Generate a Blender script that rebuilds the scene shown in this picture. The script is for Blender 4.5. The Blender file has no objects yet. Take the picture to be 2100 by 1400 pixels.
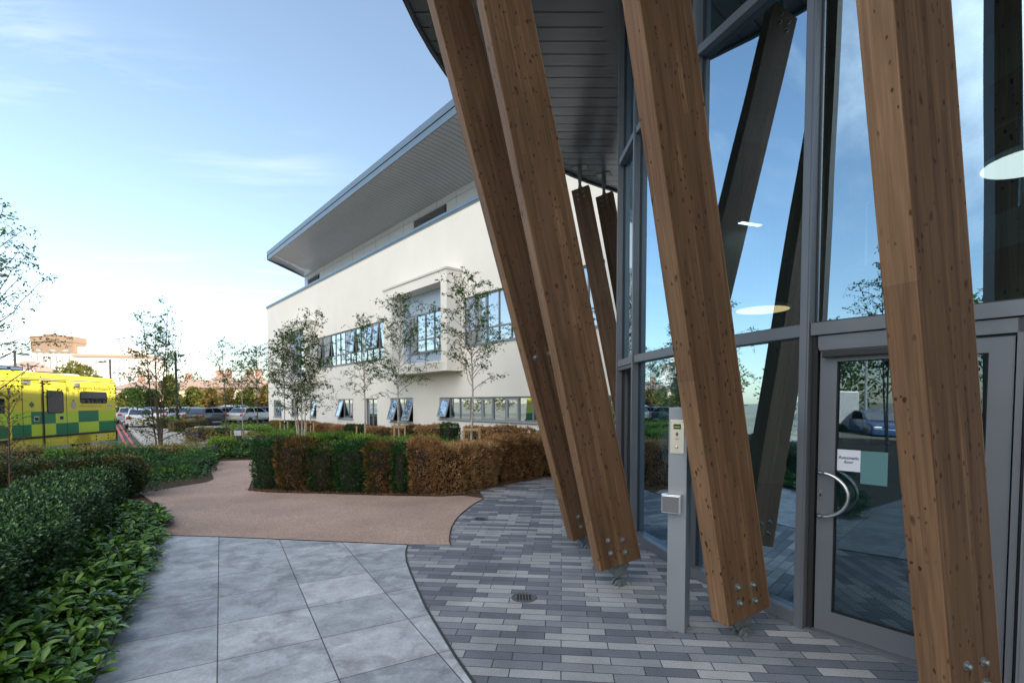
import bpy, math, random
import numpy as np
from mathutils import Vector, Matrix
sc = bpy.context.scene
col = sc.collection
R = math.radians
# ------------------------------------------------------------------ camera, sky, sun, exposure
EYE = 1.62
cam_d = bpy.data.cameras.new('camera'); cam = bpy.data.objects.new('camera', cam_d); col.objects.link(cam)
cam.location = (0, 0, EYE); cam.rotation_euler = (R(90 - 2.3), 0, 0)
cam_d.sensor_width = 36; cam_d.lens = 1034 / 2100 * 36
cam_d.shift_x = 0; cam_d.shift_y = (866.53 - 700) / 2100
cam_d.clip_start = .05; cam_d.clip_end = 6000
sc.camera = cam
SUN_AZ = R(118)      # clockwise from +Y : sun stands to the right and slightly behind the camera
SUN_EL = R(24)
w = bpy.data.worlds.new('World'); sc.world = w; w.use_nodes = True
nt = w.node_tree; N = nt.nodes; Lk = nt.links
bg = N['Background']; bg.inputs['Strength'].default_value = .14
sky = N.new('ShaderNodeTexSky'); sky.sky_type = 'NISHITA'; sky.sun_disc = False
sky.sun_elevation = SUN_EL; sky.sun_rotation = SUN_AZ; sky.air_density = 1.0; sky.dust_density = .6; sky.ozone_density = 1.9
def wn(t, **k):
    n = N.new(t)
    for a, b in k.items(): setattr(n, a, b)
    return n
tc = wn('ShaderNodeTexCoord'); sp = wn('ShaderNodeSeparateXYZ'); Lk.new(tc.outputs['Generated'], sp.inputs[0])
mx = wn('ShaderNodeMath', operation='MAXIMUM'); mx.inputs[1].default_value = .06; Lk.new(sp.outputs[2], mx.inputs[0])
dx = wn('ShaderNodeMath', operation='DIVIDE'); Lk.new(sp.outputs[0], dx.inputs[0]); Lk.new(mx.outputs[0], dx.inputs[1])
dy = wn('ShaderNodeMath', operation='DIVIDE'); Lk.new(sp.outputs[1], dy.inputs[0]); Lk.new(mx.outputs[0], dy.inputs[1])
cb = wn('ShaderNodeCombineXYZ'); Lk.new(dx.outputs[0], cb.inputs[0]); Lk.new(dy.outputs[0], cb.inputs[1])
mp = wn('ShaderNodeMapping'); mp.inputs['Rotation'].default_value = (0, 0, R(28)); mp.inputs['Scale'].default_value = (.5, 2.2, 1)
mp.inputs['Location'].default_value = (3.3, 1.2, 0); Lk.new(cb.outputs[0], mp.inputs[0])
nz = wn('ShaderNodeTexNoise'); nz.inputs['Scale'].default_value = 1.1; nz.inputs['Detail'].default_value = 9; nz.inputs['Roughness'].default_value = .62
nz.inputs['Distortion'].default_value = .5; Lk.new(mp.outputs[0], nz.inputs['Vector'])
nz2 = wn('ShaderNodeTexNoise'); nz2.inputs['Scale'].default_value = .55; nz2.inputs['Detail'].default_value = 3; Lk.new(cb.outputs[0], nz2.inputs['Vector'])
r1 = wn('ShaderNodeMapRange'); r1.inputs[1].default_value = .5; r1.inputs[2].default_value = .82; Lk.new(nz.outputs[0], r1.inputs[0])
r2 = wn('ShaderNodeMapRange'); r2.inputs[1].default_value = .45; r2.inputs[2].default_value = .68; Lk.new(nz2.outputs[0], r2.inputs[0])
mm = wn('ShaderNodeMath', operation='MULTIPLY'); Lk.new(r1.outputs[0], mm.inputs[0]); Lk.new(r2.outputs[0], mm.inputs[1])
m3 = wn('ShaderNodeMath', operation='MULTIPLY'); m3.inputs[1].default_value = .85; Lk.new(mm.outputs[0], m3.inputs[0])
mixs = wn('ShaderNodeMixRGB'); mixs.inputs[2].default_value = (4.4, 4.6, 4.9, 1); Lk.new(m3.outputs[0], mixs.inputs[0])
gm = wn('ShaderNodeGamma'); gm.inputs[1].default_value = .82; Lk.new(sky.outputs[0], gm.inputs[0])
tint = wn('ShaderNodeMixRGB', blend_type='MULTIPLY'); tint.inputs[0].default_value = 1; tint.inputs[2].default_value = (1.02, 1.0, .96, 1)
Lk.new(gm.outputs[0], tint.inputs[1]); Lk.new(tint.outputs[0], mixs.inputs[1])
# a bank of white cloud, added unseen behind the camera to lift the shade
dt = wn('ShaderNodeVectorMath', operation='DOT_PRODUCT'); dt.inputs[1].default_value = (-.36, -.71, .6); nv = wn('ShaderNodeVectorMath', operation='NORMALIZE'); Lk.new(tc.outputs['Generated'], nv.inputs[0]); Lk.new(nv.outputs[0], dt.inputs[0])
nz3 = wn('ShaderNodeTexNoise'); nz3.inputs['Scale'].default_value = 3.2; nz3.inputs['Detail'].default_value = 8; nz3.inputs['Roughness'].default_value = .6; Lk.new(nv.outputs[0], nz3.inputs['Vector'])
ad3 = wn('ShaderNodeMath', operation='MULTIPLY_ADD'); ad3.inputs[1].default_value = .34; Lk.new(nz3.outputs[0], ad3.inputs[0]); Lk.new(dt.outputs['Value'], ad3.inputs[2])
mr3 = wn('ShaderNodeMapRange', interpolation_type='SMOOTHSTEP'); mr3.inputs[1].default_value = .9; mr3.inputs[2].default_value = 1.08; Lk.new(ad3.outputs[0], mr3.inputs[0])
fill_bank = wn('ShaderNodeMixRGB'); fill_bank.inputs[2].default_value = (7.6, 7.5, 7.4, 1); Lk.new(mr3.outputs[0], fill_bank.inputs[0]); Lk.new(mixs.outputs[0], fill_bank.inputs[1])
Lk.new(fill_bank.outputs[0], bg.inputs[0])
sl = bpy.data.lights.new('sun', 'SUN'); sl.energy = 3.2; sl.angle = R(.5); sl.color = (1, .9, .76)
so = bpy.data.objects.new('sun', sl); col.objects.link(so)
sdir = Vector((math.sin(SUN_AZ) * math.cos(SUN_EL), math.cos(SUN_AZ) * math.cos(SUN_EL), math.sin(SUN_EL)))
so.rotation_euler = sdir.to_track_quat('Z', 'Y').to_euler(); so.location = sdir * 60
sc.view_settings.view_transform = 'Standard'; sc.view_settings.look = 'None'
sc.view_settings.exposure = 1.45; sc.view_settings.gamma = 1

# ------------------------------------------------------------------ material helpers
MATS = {}
def newmat(name):
    m = bpy.data.materials.new(name); m.use_nodes = True; MATS[name] = m
    return m, m.node_tree.nodes, m.node_tree.links, m.node_tree.nodes['Principled BSDF']
def mat(name, c, rough=.6, metal=0., var=0., scale=4., bump=0., spec=.5, hue=None, emis=None, coat=0.):
    if name in MATS: return MATS[name]
    m, n, l, b = newmat(name)
    b.inputs['Base Color'].default_value = (*c, 1); b.inputs['Roughness'].default_value = rough
    b.inputs['Metallic'].default_value = metal; b.inputs['Specular IOR Level'].default_value = spec
    if coat: b.inputs['Coat Weight'].default_value = coat
    if var or bump:
        t = n.new('ShaderNodeTexCoord'); z = n.new('ShaderNodeTexNoise'); z.inputs['Scale'].default_value = scale; z.inputs['Detail'].default_value = 6
        l.new(t.outputs['Object'], z.inputs['Vector'])
        if var:
            cr = n.new('ShaderNodeValToRGB'); cr.color_ramp.elements[0].position = .3; cr.color_ramp.elements[1].position = .72
            c2 = hue or c
            cr.color_ramp.elements[0].color = (*[x * (1 - var) for x in c], 1); cr.color_ramp.elements[1].color = (*[min(1, x * (1 + var)) for x in c2], 1)
            l.new(z.outputs[0], cr.inputs[0]); l.new(cr.outputs[0], b.inputs['Base Color'])
        if bump:
            bp = n.new('ShaderNodeBump'); bp.inputs['Strength'].default_value = bump; bp.inputs['Distance'].default_value = .01
            l.new(z.outputs[0], bp.inputs['Height']); l.new(bp.outputs[0], b.inputs['Normal'])
    if emis: b.inputs['Emission Color'].default_value = (*emis[0], 1); b.inputs['Emission Strength'].default_value = emis[1]
    return m
def leafmat(name, cols, rough=.45, trans=.25, spec=.5, patch=None):
    """each leaf (mesh island) takes its own tone from a ramp"""
    if name in MATS: return MATS[name]
    m, n, l, b = newmat(name)
    g = n.new('ShaderNodeNewGeometry'); cr = n.new('ShaderNodeValToRGB'); e = cr.color_ramp.elements
    while len(e) < len(cols): e.new(.5)
    for i, c in enumerate(cols): e[i].position = i / (len(cols) - 1); e[i].color = (*c, 1)
    if patch:
        t = n.new('ShaderNodeTexCoord'); z = n.new('ShaderNodeTexNoise'); z.inputs['Scale'].default_value = patch; l.new(t.outputs['Object'], z.inputs[0])
        a = n.new('ShaderNodeMath'); a.operation = 'MULTIPLY_ADD'; a.inputs[1].default_value = .45; l.new(g.outputs['Random Per Island'], a.inputs[0])
        s = n.new('ShaderNodeMapRange'); s.inputs[1].default_value = .3; s.inputs[2].default_value = .7; s.inputs[4].default_value = .55; l.new(z.outputs[0], s.inputs[0])
        l.new(s.outputs[0], a.inputs[2]); l.new(a.outputs[0], cr.inputs[0])
    else: l.new(g.outputs['Random Per Island'], cr.inputs[0])
    l.new(cr.outputs[0], b.inputs['Base Color']); b.inputs['Roughness'].default_value = rough; b.inputs['Specular IOR Level'].default_value = spec
    if trans:
        tr = n.new('ShaderNodeBsdfTranslucent'); l.new(cr.outputs[0], tr.inputs[0]); mx = n.new('ShaderNodeMixShader'); mx.inputs[0].default_value = trans
        l.new(b.outputs[0], mx.inputs[1]); l.new(tr.outputs[0], mx.inputs[2]); l.new(mx.outputs[0], n['Material Output'].inputs[0])
    return m
def glassmat(name, tint, base=.45, gcol=(.8, .92, 1), body=None):
    """coated glazing: strong mirror reflection over a tinted see-through (or dark) body"""
    m, n, l, b = newmat(name)
    fr = n.new('ShaderNodeFresnel'); fr.inputs[0].default_value = 1.7
    a = n.new('ShaderNodeMath'); a.operation = 'MULTIPLY_ADD'; a.use_clamp = True; a.inputs[1].default_value = 1.; a.inputs[2].default_value = base; l.new(fr.outputs[0], a.inputs[0])
    g = n.new('ShaderNodeBsdfGlossy'); g.inputs['Color'].default_value = (*gcol, 1); g.inputs['Roughness'].default_value = 0.004
    gp = n.new('ShaderNodeNewGeometry'); gz_ = n.new('ShaderNodeTexNoise'); gz_.inputs['Scale'].default_value = .9; gz_.inputs['Detail'].default_value = 1; l.new(gp.outputs['Position'], gz_.inputs[0])
    gb = n.new('ShaderNodeBump'); gb.inputs['Strength'].default_value = .12; gb.inputs['Distance'].default_value = .02; l.new(gz_.outputs[0], gb.inputs['Height']); l.new(gb.outputs[0], g.inputs['Normal'])
    if body:
        t = n.new('ShaderNodeBsdfDiffuse'); t.inputs[0].default_value = (*body, 1)
    else:
        t = n.new('ShaderNodeBsdfTransparent'); t.inputs[0].default_value = (*tint, 1)
    ge = n.new('ShaderNodeNewGeometry'); inv = n.new('ShaderNodeMath'); inv.operation = 'SUBTRACT'; inv.inputs[0].default_value = 1.; l.new(ge.outputs['Backfacing'], inv.inputs[1])
    fm = n.new('ShaderNodeMath'); fm.operation = 'MULTIPLY'; l.new(a.outputs[0], fm.inputs[0]); l.new(inv.outputs[0], fm.inputs[1])
    mx = n.new('ShaderNodeMixShader'); l.new(fm.outputs[0], mx.inputs[0]); l.new(t.outputs[0], mx.inputs[1]); l.new(g.outputs[0], mx.inputs[2])
    l.new(mx.outputs[0], n['Material Output'].inputs[0])
    return m

# ------------------------------------------------------------------ mesh helpers
class MB:
    def __init__(s): s.v = []; s.f = []; s.m = []
    def add(s, vs, fs, mi=0):
        o = len(s.v); s.v += [tuple(p) for p in vs]; s.f += [tuple(i + o for i in f) for f in fs]; s.m += [mi] * len(fs); return s
    def box(s, x0, x1, y0, y1, z0, z1, mi=0, M=None):
        vs = [(x, y, z) for z in (z0, z1) for y in (y0, y1) for x in (x0, x1)]
        if M is not None: vs = [M @ Vector(p) for p in vs]
        fs = [(0, 2, 3, 1), (4, 5, 7, 6), (0, 1, 5, 4), (1, 3, 7, 5), (3, 2, 6, 7), (2, 0, 4, 6)]
        if M is not None and M.to_3x3().determinant() < 0: fs = [f[::-1] for f in fs]
        return s.add(vs, fs, mi)
    def prism(s, poly, z0, z1, mi=0, M=None, cap=True):
        n = len(poly); a = sum(poly[i][0] * poly[(i + 1) % n][1] - poly[(i + 1) % n][0] * poly[i][1] for i in range(n))
        if a < 0: poly = poly[::-1]
        vs = [(x, y, z0) for x, y in poly] + [(x, y, z1) for x, y in poly]
        if M is not None: vs = [M @ Vector(p) for p in vs]
        fs = [(i, (i + 1) % n, (i + 1) % n + n, i + n) for i in range(n)]
        if cap: fs += [tuple(range(n - 1, -1, -1)), tuple(range(n, 2 * n))]
        return s.add(vs, fs, mi)
    def tube(s, pts, rad, n=8, mi=0, cap=True):
        pts = [Vector(p) for p in pts]; k = len(pts)
        if not hasattr(rad, '__len__'): rad = [rad] * k
        vs = []; up = None
        for i, p in enumerate(pts):
            t = (pts[min(i + 1, k - 1)] - pts[max(i - 1, 0)]).normalized()
            if up is None: up = t.orthogonal().normalized()
            a = (up - t * up.dot(t)).normalized(); up = a; b = t.cross(a)
            vs += [p + (a * math.cos(q) + b * math.sin(q)) * rad[i] for q in [2 * math.pi * j / n for j in range(n)]]
        fs = [(i * n + j, i * n + (j + 1) % n, (i + 1) * n + (j + 1) % n, (i + 1) * n + j) for i in range(k - 1) for j in range(n)]
        if cap: fs += [tuple(range(n - 1, -1, -1)), tuple(range((k - 1) * n, k * n))]
        return s.add(vs, fs, mi)
    def lathe(s, prof, n=16, mi=0, M=None):
        vs = [(r * math.cos(2 * math.pi * j / n), r * math.sin(2 * math.pi * j / n), z) for r, z in prof for j in range(n)]
        if M is not None: vs = [M @ Vector(p) for p in vs]
        k = len(prof)
        fs = [(i * n + j, i * n + (j + 1) % n, (i + 1) * n + (j + 1) % n, (i + 1) * n + j) for i in range(k - 1) for j in range(n)]
        fs += [tuple(range(n - 1, -1, -1)), tuple(range((k - 1) * n, k * n))]
        return s.add(vs, fs, mi)
    def mesh(s, name, mats, bevel=0, smooth=False):
        me = bpy.data.meshes.new(name); me.from_pydata(s.v, [], s.f)
        for m in (mats if isinstance(mats, (list, tuple)) else [mats]): me.materials.append(m)
        if any(s.m): me.polygons.foreach_set('material_index', s.m)
        if bevel:
            import bmesh
            bm = bmesh.new(); bm.from_mesh(me)
            bmesh.ops.bevel(bm, geom=[e for e in bm.edges if e.is_manifold and e.calc_face_angle(0) > .6], offset=bevel, segments=2, affect='EDGES', profile=.6, clamp_overlap=True)
            bm.to_mesh(me); bm.free()
        if smooth: me.polygons.foreach_set('use_smooth', [True] * len(me.polygons))
        me.update(); return me
def link(name, me, parent=None, M=None):
    o = bpy.data.objects.new(name, me); col.objects.link(o)
    if parent is not None: o.parent = parent
    if M is not None: o.matrix_basis = M
    return o
def part(name, mb, mats, parent=None, bevel=0, smooth=False, M=None): return link(name, mb.mesh(name, mats, bevel, smooth), parent, M)
def tag(o, label=None, cat=None, group=None, kind=None):
    if label: o['label'] = label
    if cat: o['category'] = cat
    if group: o['group'] = group
    if kind: o['kind'] = kind
    return o
def thing(name, loc, rz, label, cat, group=None):
    o = bpy.data.objects.new(name, None); col.objects.link(o); o.location = loc; o.rotation_euler = (0, 0, rz); o.empty_display_size = .3
    return tag(o, label, cat, group)
def copy_tree(o, parent=None, top=True):
    c = o.copy(); col.objects.link(c)
    if not top: c.parent = parent
    for ch in [x for x in bpy.data.objects if x.parent == o]:
        copy_tree(ch, c, False)
    return c
def rawmesh(name, V, F, mats, mi=None, smooth=False):
    """V (n,3), F (m,k) numpy"""
    me = bpy.data.meshes.new(name); me.vertices.add(len(V)); me.vertices.foreach_set('co', np.asarray(V, np.float32).ravel())
    k = F.shape[1]; me.loops.add(F.size); me.loops.foreach_set('vertex_index', F.astype(np.int32).ravel())
    me.polygons.add(len(F)); me.polygons.foreach_set('loop_start', np.arange(0, F.size, k, dtype=np.int32)); me.polygons.foreach_set('loop_total', np.full(len(F), k, np.int32))
    for m in (mats if isinstance(mats, (list, tuple)) else [mats]): me.materials.append(m)
    if mi is not None: me.polygons.foreach_set('material_index', np.asarray(mi, np.int32))
    me.update(calc_edges=True); me.validate()
    return me
def text_mesh(s, size, m, name='lettering', align='LEFT', ext=.001, bold=0):
    cu = bpy.data.curves.new(name, 'FONT'); cu.body = s; cu.size = size; cu.extrude = ext; cu.align_x = align; cu.offset = bold; cu.resolution_u = 2
    t = bpy.data.objects.new(name, cu); me = bpy.data.meshes.new_from_object(t); bpy.data.objects.remove(t); me.materials.clear(); me.materials.append(m); me.name = name
    return me
rng = np.random.default_rng(7)
random.seed(5)

# ------------------------------------------------------------------ materials
METAL = mat('grey_frame_metal', (.165, .178, .2), .38, .35, var=.06, scale=3)
METALD = mat('dark_frame_metal', (.035, .038, .045), .45, .2)
RUBBER = mat('black_rubber', (.012, .012, .013), .7)
STEEL = mat('stainless_steel', (.62, .62, .63), .22, 1.)
GALV = mat('galvanised_steel', (.2, .225, .23), .5, .75, var=.25, scale=30)
RENDER = mat('cream_render', (.82, .775, .71), .85, var=.03, scale=.7, bump=.08)
ZINC = mat('roof_metal', (.16, .215, .27), .4, .45, var=.06, scale=1.5)
SOFF = mat('soffit_metal', (.42, .44, .47), .36, .2, var=.04, scale=2)
SOFFD = mat('soffit_gap', (.02, .022, .025), .8)
PANEL = mat('pale_grey_panel', (.42, .45, .49), .45, .2, var=.03)
BPANEL = mat('blue_grey_panel', (.36, .44, .56), .5, var=.03)
WFRAME = mat('window_frame_grey', (.22, .24, .26), .45, .3)
WGLASS = glassmat('window_glass', None, .42, (.85, .93, 1), body=(.03, .045, .06))
CGLASS = glassmat('curtain_glass', (.66, .78, .80), .46, (.60, .83, 1.0))
DGLASS = glassmat('door_glass', (.6, .7, .72), .12, (.64, .85, 1.0))
BARK = mat('birch_bark', (.42, .38, .34), .8, var=.45, scale=14)
BARKD = mat('brown_bark', (.12, .085, .065), .9, var=.3, scale=12)
STAKE = mat('pine_stake', (.42, .27, .14), .8, var=.2, scale=9)
CONC = mat('pale_concrete', (.5, .46, .41), .85, var=.12, scale=6, bump=.15)
def woodmat():
    m, n, l, b = newmat('glulam_timber')
    tc = n.new('ShaderNodeTexCoord'); oi = n.new('ShaderNodeObjectInfo')
    ad = n.new('ShaderNodeVectorMath'); ad.operation = 'MULTIPLY_ADD'
    cmb = n.new('ShaderNodeCombineXYZ'); l.new(oi.outputs['Random'], cmb.inputs[2])
    ad.inputs[1].default_value = (0, 0, 37); l.new(cmb.outputs[0], ad.inputs[0]); l.new(tc.outputs['Object'], ad.inputs[2])
    P = ad.outputs[0]
    def mapn(sc_, src=P):
        q = n.new('ShaderNodeMapping'); q.inputs['Scale'].default_value = sc_; l.new(src, q.inputs[0]); return q.outputs[0]
    def noise(v, s, d=4, r=.5, dist=0):
        q = n.new('ShaderNodeTexNoise'); q.inputs['Scale'].default_value = s; q.inputs['Detail'].default_value = d; q.inputs['Roughness'].default_value = r; q.inputs['Distortion'].default_value = dist; l.new(v, q.inputs[0]); return q.outputs[0]
    def mth(op, a, bb=None, c=None, clamp=False):
        q = n.new('ShaderNodeMath'); q.operation = op; q.use_clamp = clamp
        for i, x in enumerate((a, bb, c)):
            if x is None: continue
            if isinstance(x, (int, float)): q.inputs[i].default_value = x
            else: l.new(x, q.inputs[i])
        return q.outputs[0]
    grain = noise(mapn((55, 55, 1.6)), 1, 5, .6, .8)
    grain2 = noise(mapn((14, 14, .7)), 1, 3, .5, 1.2)
    blot = noise(mapn((3, 3, .9)), 1, 3)
    # lamellas 40 mm across the deep side, boards of about 2.4 m in each
    sx = n.new('ShaderNodeSeparateXYZ'); l.new(P, sx.inputs[0])
    lam = mth('FLOOR', mth('MULTIPLY_ADD', sx.outputs[0], 25., .5))
    wn1 = n.new('ShaderNodeTexWhiteNoise'); wn1.noise_dimensions = '1D'; l.new(lam, wn1.inputs['W'])
    seg = mth('FLOOR', mth('ADD', mth('MULTIPLY', sx.outputs[2], .42), mth('MULTIPLY', wn1.outputs[0], 7)))
    wn2 = n.new('ShaderNodeTexWhiteNoise'); wn2.noise_dimensions = '2D'; cv = n.new('ShaderNodeCombineXYZ'); l.new(lam, cv.inputs[0]); l.new(seg, cv.inputs[1]); l.new(cv.outputs[0], wn2.inputs['Vector'])
    # knots
    wob = n.new('ShaderNodeTexNoise'); wob.inputs['Scale'].default_value = 9; l.new(P, wob.inputs[0])
    wadd = n.new('ShaderNodeVectorMath'); wadd.operation = 'MULTIPLY_ADD'; wadd.inputs[1].default_value = (.035, .035, .09); l.new(wob.outputs['Color'], wadd.inputs[0]); l.new(P, wadd.inputs[2])
    def knots(scale, thr, keep):
        v = n.new('ShaderNodeTexVoronoi'); v.inputs['Scale'].default_value = 1; l.new(mapn(scale, wadd.outputs[0]), v.inputs['Vector'])
        s3 = n.new('ShaderNodeSeparateColor'); l.new(v.outputs['Color'], s3.inputs[0]); kk = mth('GREATER_THAN', s3.outputs[0], keep)
        th = mth('MULTIPLY_ADD', s3.outputs[1], thr, thr * .3)
        k = mth('MULTIPLY', mth('SUBTRACT', th, v.outputs['Distance']), 11., clamp=True)
        return mth('MULTIPLY', k, kk)
    kn = mth('MAXIMUM', knots((15, 15, 9), .2, .42), knots((30, 30, 16), .26, .5))
    clus = noise(mapn((2.2, 2.2, 1.3)), 1, 2); kn = mth('MULTIPLY', kn, mth('MULTIPLY', mth('SUBTRACT', clus, .33), 9., clamp=True))
    kn = mth('MAXIMUM', kn, knots((9, 9, 5), .15, .6))
    crack = mth('MULTIPLY', mth('MULTIPLY', mth('SUBTRACT', noise(mapn((46, 46, .9)), 1, 2), .69), 18., clamp=True), .75); kn = mth('MAXIMUM', kn, crack)
    val = mth('ADD', mth('MULTIPLY', grain, .45), mth('ADD', mth('MULTIPLY', grain2, .3), mth('ADD', mth('MULTIPLY', wn2.outputs[0], .12), mth('MULTIPLY', blot, .25))))
    cr = n.new('ShaderNodeValToRGB'); e = cr.color_ramp.elements; e[0].position = .38; e[0].color = (.055, .028, .014, 1); e[1].position = .9; e[1].color = (.26, .152, .082, 1)
    e.new(.62).color = (.115, .065, .035, 1); l.new(val, cr.inputs[0])
    mxr = n.new('ShaderNodeMixRGB'); mxr.inputs[2].default_value = (.03, .013, .007, 1); l.new(mth('MULTIPLY', kn, .9), mxr.inputs[0])
    sx2 = n.new('ShaderNodeSeparateXYZ'); l.new(tc.outputs['Object'], sx2.inputs[0]); outer = mth('GREATER_THAN', mth('ABSOLUTE', sx2.outputs[0]), .191)  # narrow faces: paler weathered board, with sky light painted into the colour
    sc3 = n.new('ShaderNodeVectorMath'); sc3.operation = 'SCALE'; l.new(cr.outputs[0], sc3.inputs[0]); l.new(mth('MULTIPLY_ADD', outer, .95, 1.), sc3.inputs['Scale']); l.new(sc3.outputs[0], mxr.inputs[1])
    l.new(mxr.outputs[0], b.inputs['Base Color']); b.inputs['Roughness'].default_value = .6; b.inputs['Specular IOR Level'].default_value = .22
    bp = n.new('ShaderNodeBump'); bp.inputs['Strength'].default_value = .25; bp.inputs['Distance'].default_value = .004
    l.new(mth('SUBTRACT', grain, mth('MULTIPLY', kn, .5)), bp.inputs['Height']); l.new(bp.outputs[0], b.inputs['Normal'])
    return m
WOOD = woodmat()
def pavemat(name, ang, bw, bh, off, cols, mortar, mcol, rough=.75, stain=.25, scl=1.7, fine=90, offp=(0, 0), bright=None):
    m, n, l, b = newmat(name)
    g = n.new('ShaderNodeNewGeometry'); mp_ = n.new('ShaderNodeMapping'); mp_.inputs['Rotation'].default_value = (0, 0, ang); mp_.inputs['Location'].default_value = (offp[0], offp[1], 0)
    l.new(g.outputs['Position'], mp_.inputs[0])
    br = n.new('ShaderNodeTexBrick'); br.offset = off; br.offset_frequency = 2; br.squash = 1
    br.inputs['Color1'].default_value = (0, 0, 0, 1); br.inputs['Color2'].default_value = (1, 1, 1, 1); br.inputs['Mortar'].default_value = (0, 0, 0, 1)
    br.inputs['Scale'].default_value = 1; br.inputs['Mortar Size'].default_value = mortar; br.inputs['Mortar Smooth'].default_value = .3; br.inputs['Brick Width'].default_value = bw; br.inputs['Row Height'].default_value = bh
    l.new(mp_.outputs[0], br.inputs['Vector'])
    cr = n.new('ShaderNodeValToRGB'); e = cr.color_ramp.elements; cr.color_ramp.interpolation = 'LINEAR'
    while len(e) < len(cols): e.new(.5)
    for i, (p, c) in enumerate(cols): e[i].position = p; e[i].color = (*c, 1)
    l.new(br.outputs['Color'], cr.inputs[0])
    z = n.new('ShaderNodeTexNoise'); z.inputs['Scale'].default_value = scl; z.inputs['Detail'].default_value = 9; z.inputs['Roughness'].default_value = .65; z.inputs['Distortion'].default_value = .6; l.new(g.outputs['Position'], z.inputs[0])
    z2 = n.new('ShaderNodeTexNoise'); z2.inputs['Scale'].default_value = fine; z2.inputs['Detail'].default_value = 3; l.new(g.outputs['Position'], z2.inputs[0])
    s = n.new('ShaderNodeMapRange'); s.inputs[1].default_value = .3; s.inputs[2].default_value = .7; s.inputs[3].default_value = 1 - stain; s.inputs[4].default_value = 1 + stain * .6; l.new(z.outputs[0], s.inputs[0])
    s2 = n.new('ShaderNodeMapRange'); s2.inputs[1].default_value = .25; s2.inputs[2].default_value = .75; s2.inputs[3].default_value = .72; s2.inputs[4].default_value = 1.28; l.new(z2.outputs[0], s2.inputs[0])
    if name == 'slab_paving': s2.inputs[3].default_value = .86; s2.inputs[4].default_value = 1.14
    a = n.new('ShaderNodeMath'); a.operation = 'MULTIPLY'; l.new(s.outputs[0], a.inputs[0]); l.new(s2.outputs[0], a.inputs[1])
    if name == 'slab_paving':      # tide marks left by standing water
        z4 = n.new('ShaderNodeTexNoise'); z4.inputs['Scale'].default_value = 1.25; z4.inputs['Detail'].default_value = 7; z4.inputs['Roughness'].default_value = .55; l.new(g.outputs['Position'], z4.inputs[0])
        b1 = n.new('ShaderNodeMath'); b1.operation = 'SUBTRACT'; b1.inputs[1].default_value = .545; l.new(z4.outputs[0], b1.inputs[0])
        b2 = n.new('ShaderNodeMath'); b2.operation = 'ABSOLUTE'; l.new(b1.outputs[0], b2.inputs[0])
        b3 = n.new('ShaderNodeMapRange'); b3.inputs[1].default_value = 0; b3.inputs[2].default_value = .035; b3.inputs[3].default_value = .76; b3.inputs[4].default_value = 1.; l.new(b2.outputs[0], b3.inputs[0])
        b4 = n.new('ShaderNodeMath'); b4.operation = 'MULTIPLY'; l.new(a.outputs[0], b4.inputs[0]); l.new(b3.outputs[0], b4.inputs[1]); a = b4
    mu = n.new('ShaderNodeVectorMath'); mu.operation = 'SCALE'; l.new(cr.outputs[0], mu.inputs[0]); l.new(a.outputs[0], mu.inputs['Scale'])
    mx_ = n.new('ShaderNodeMixRGB'); mx_.inputs[2].default_value = (*mcol, 1); l.new(br.outputs['Fac'], mx_.inputs[0]); l.new(mu.outputs[0], mx_.inputs[1])
    l.new(mx_.outputs[0], b.inputs['Base Color']); b.inputs['Roughness'].default_value = rough
    h = n.new('ShaderNodeMath'); h.operation = 'MULTIPLY_ADD'; h.inputs[1].default_value = -1.; l.new(br.outputs['Fac'], h.inputs[0])
    h2 = n.new('ShaderNodeMath'); h2.operation = 'MULTIPLY'; h2.inputs[1].default_value = .25; l.new(z2.outputs[0], h2.inputs[0]); l.new(h2.outputs[0], h.inputs[2])
    bp = n.new('ShaderNodeBump'); bp.inputs['Strength'].default_value = .6; bp.inputs['Distance'].default_value = .006; l.new(h.outputs[0], bp.inputs['Height']); l.new(bp.outputs[0], b.inputs['Normal'])
    return m
BLOCK = pavemat('block_paving', R(5.66), .31, .1, .37, [(0, (.125, .14, .17)), (.3, (.155, .172, .205)), (.42, (.2, .215, .245)), (.58, (.25, .265, .29)), (.7, (.34, .35, .365)), (1, (.39, .395, .405))], .0035, (.035, .036, .04), fine=110)
SLAB = pavemat('slab_paving', R(-30), .62, .6, 0, [(0, (.33, .355, .395)), (.5, (.43, .455, .49)), (1, (.52, .54, .565))], .0042, (.08, .083, .09), stain=.36, fine=45, offp=(.05, -.02), scl=4.6)
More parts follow.
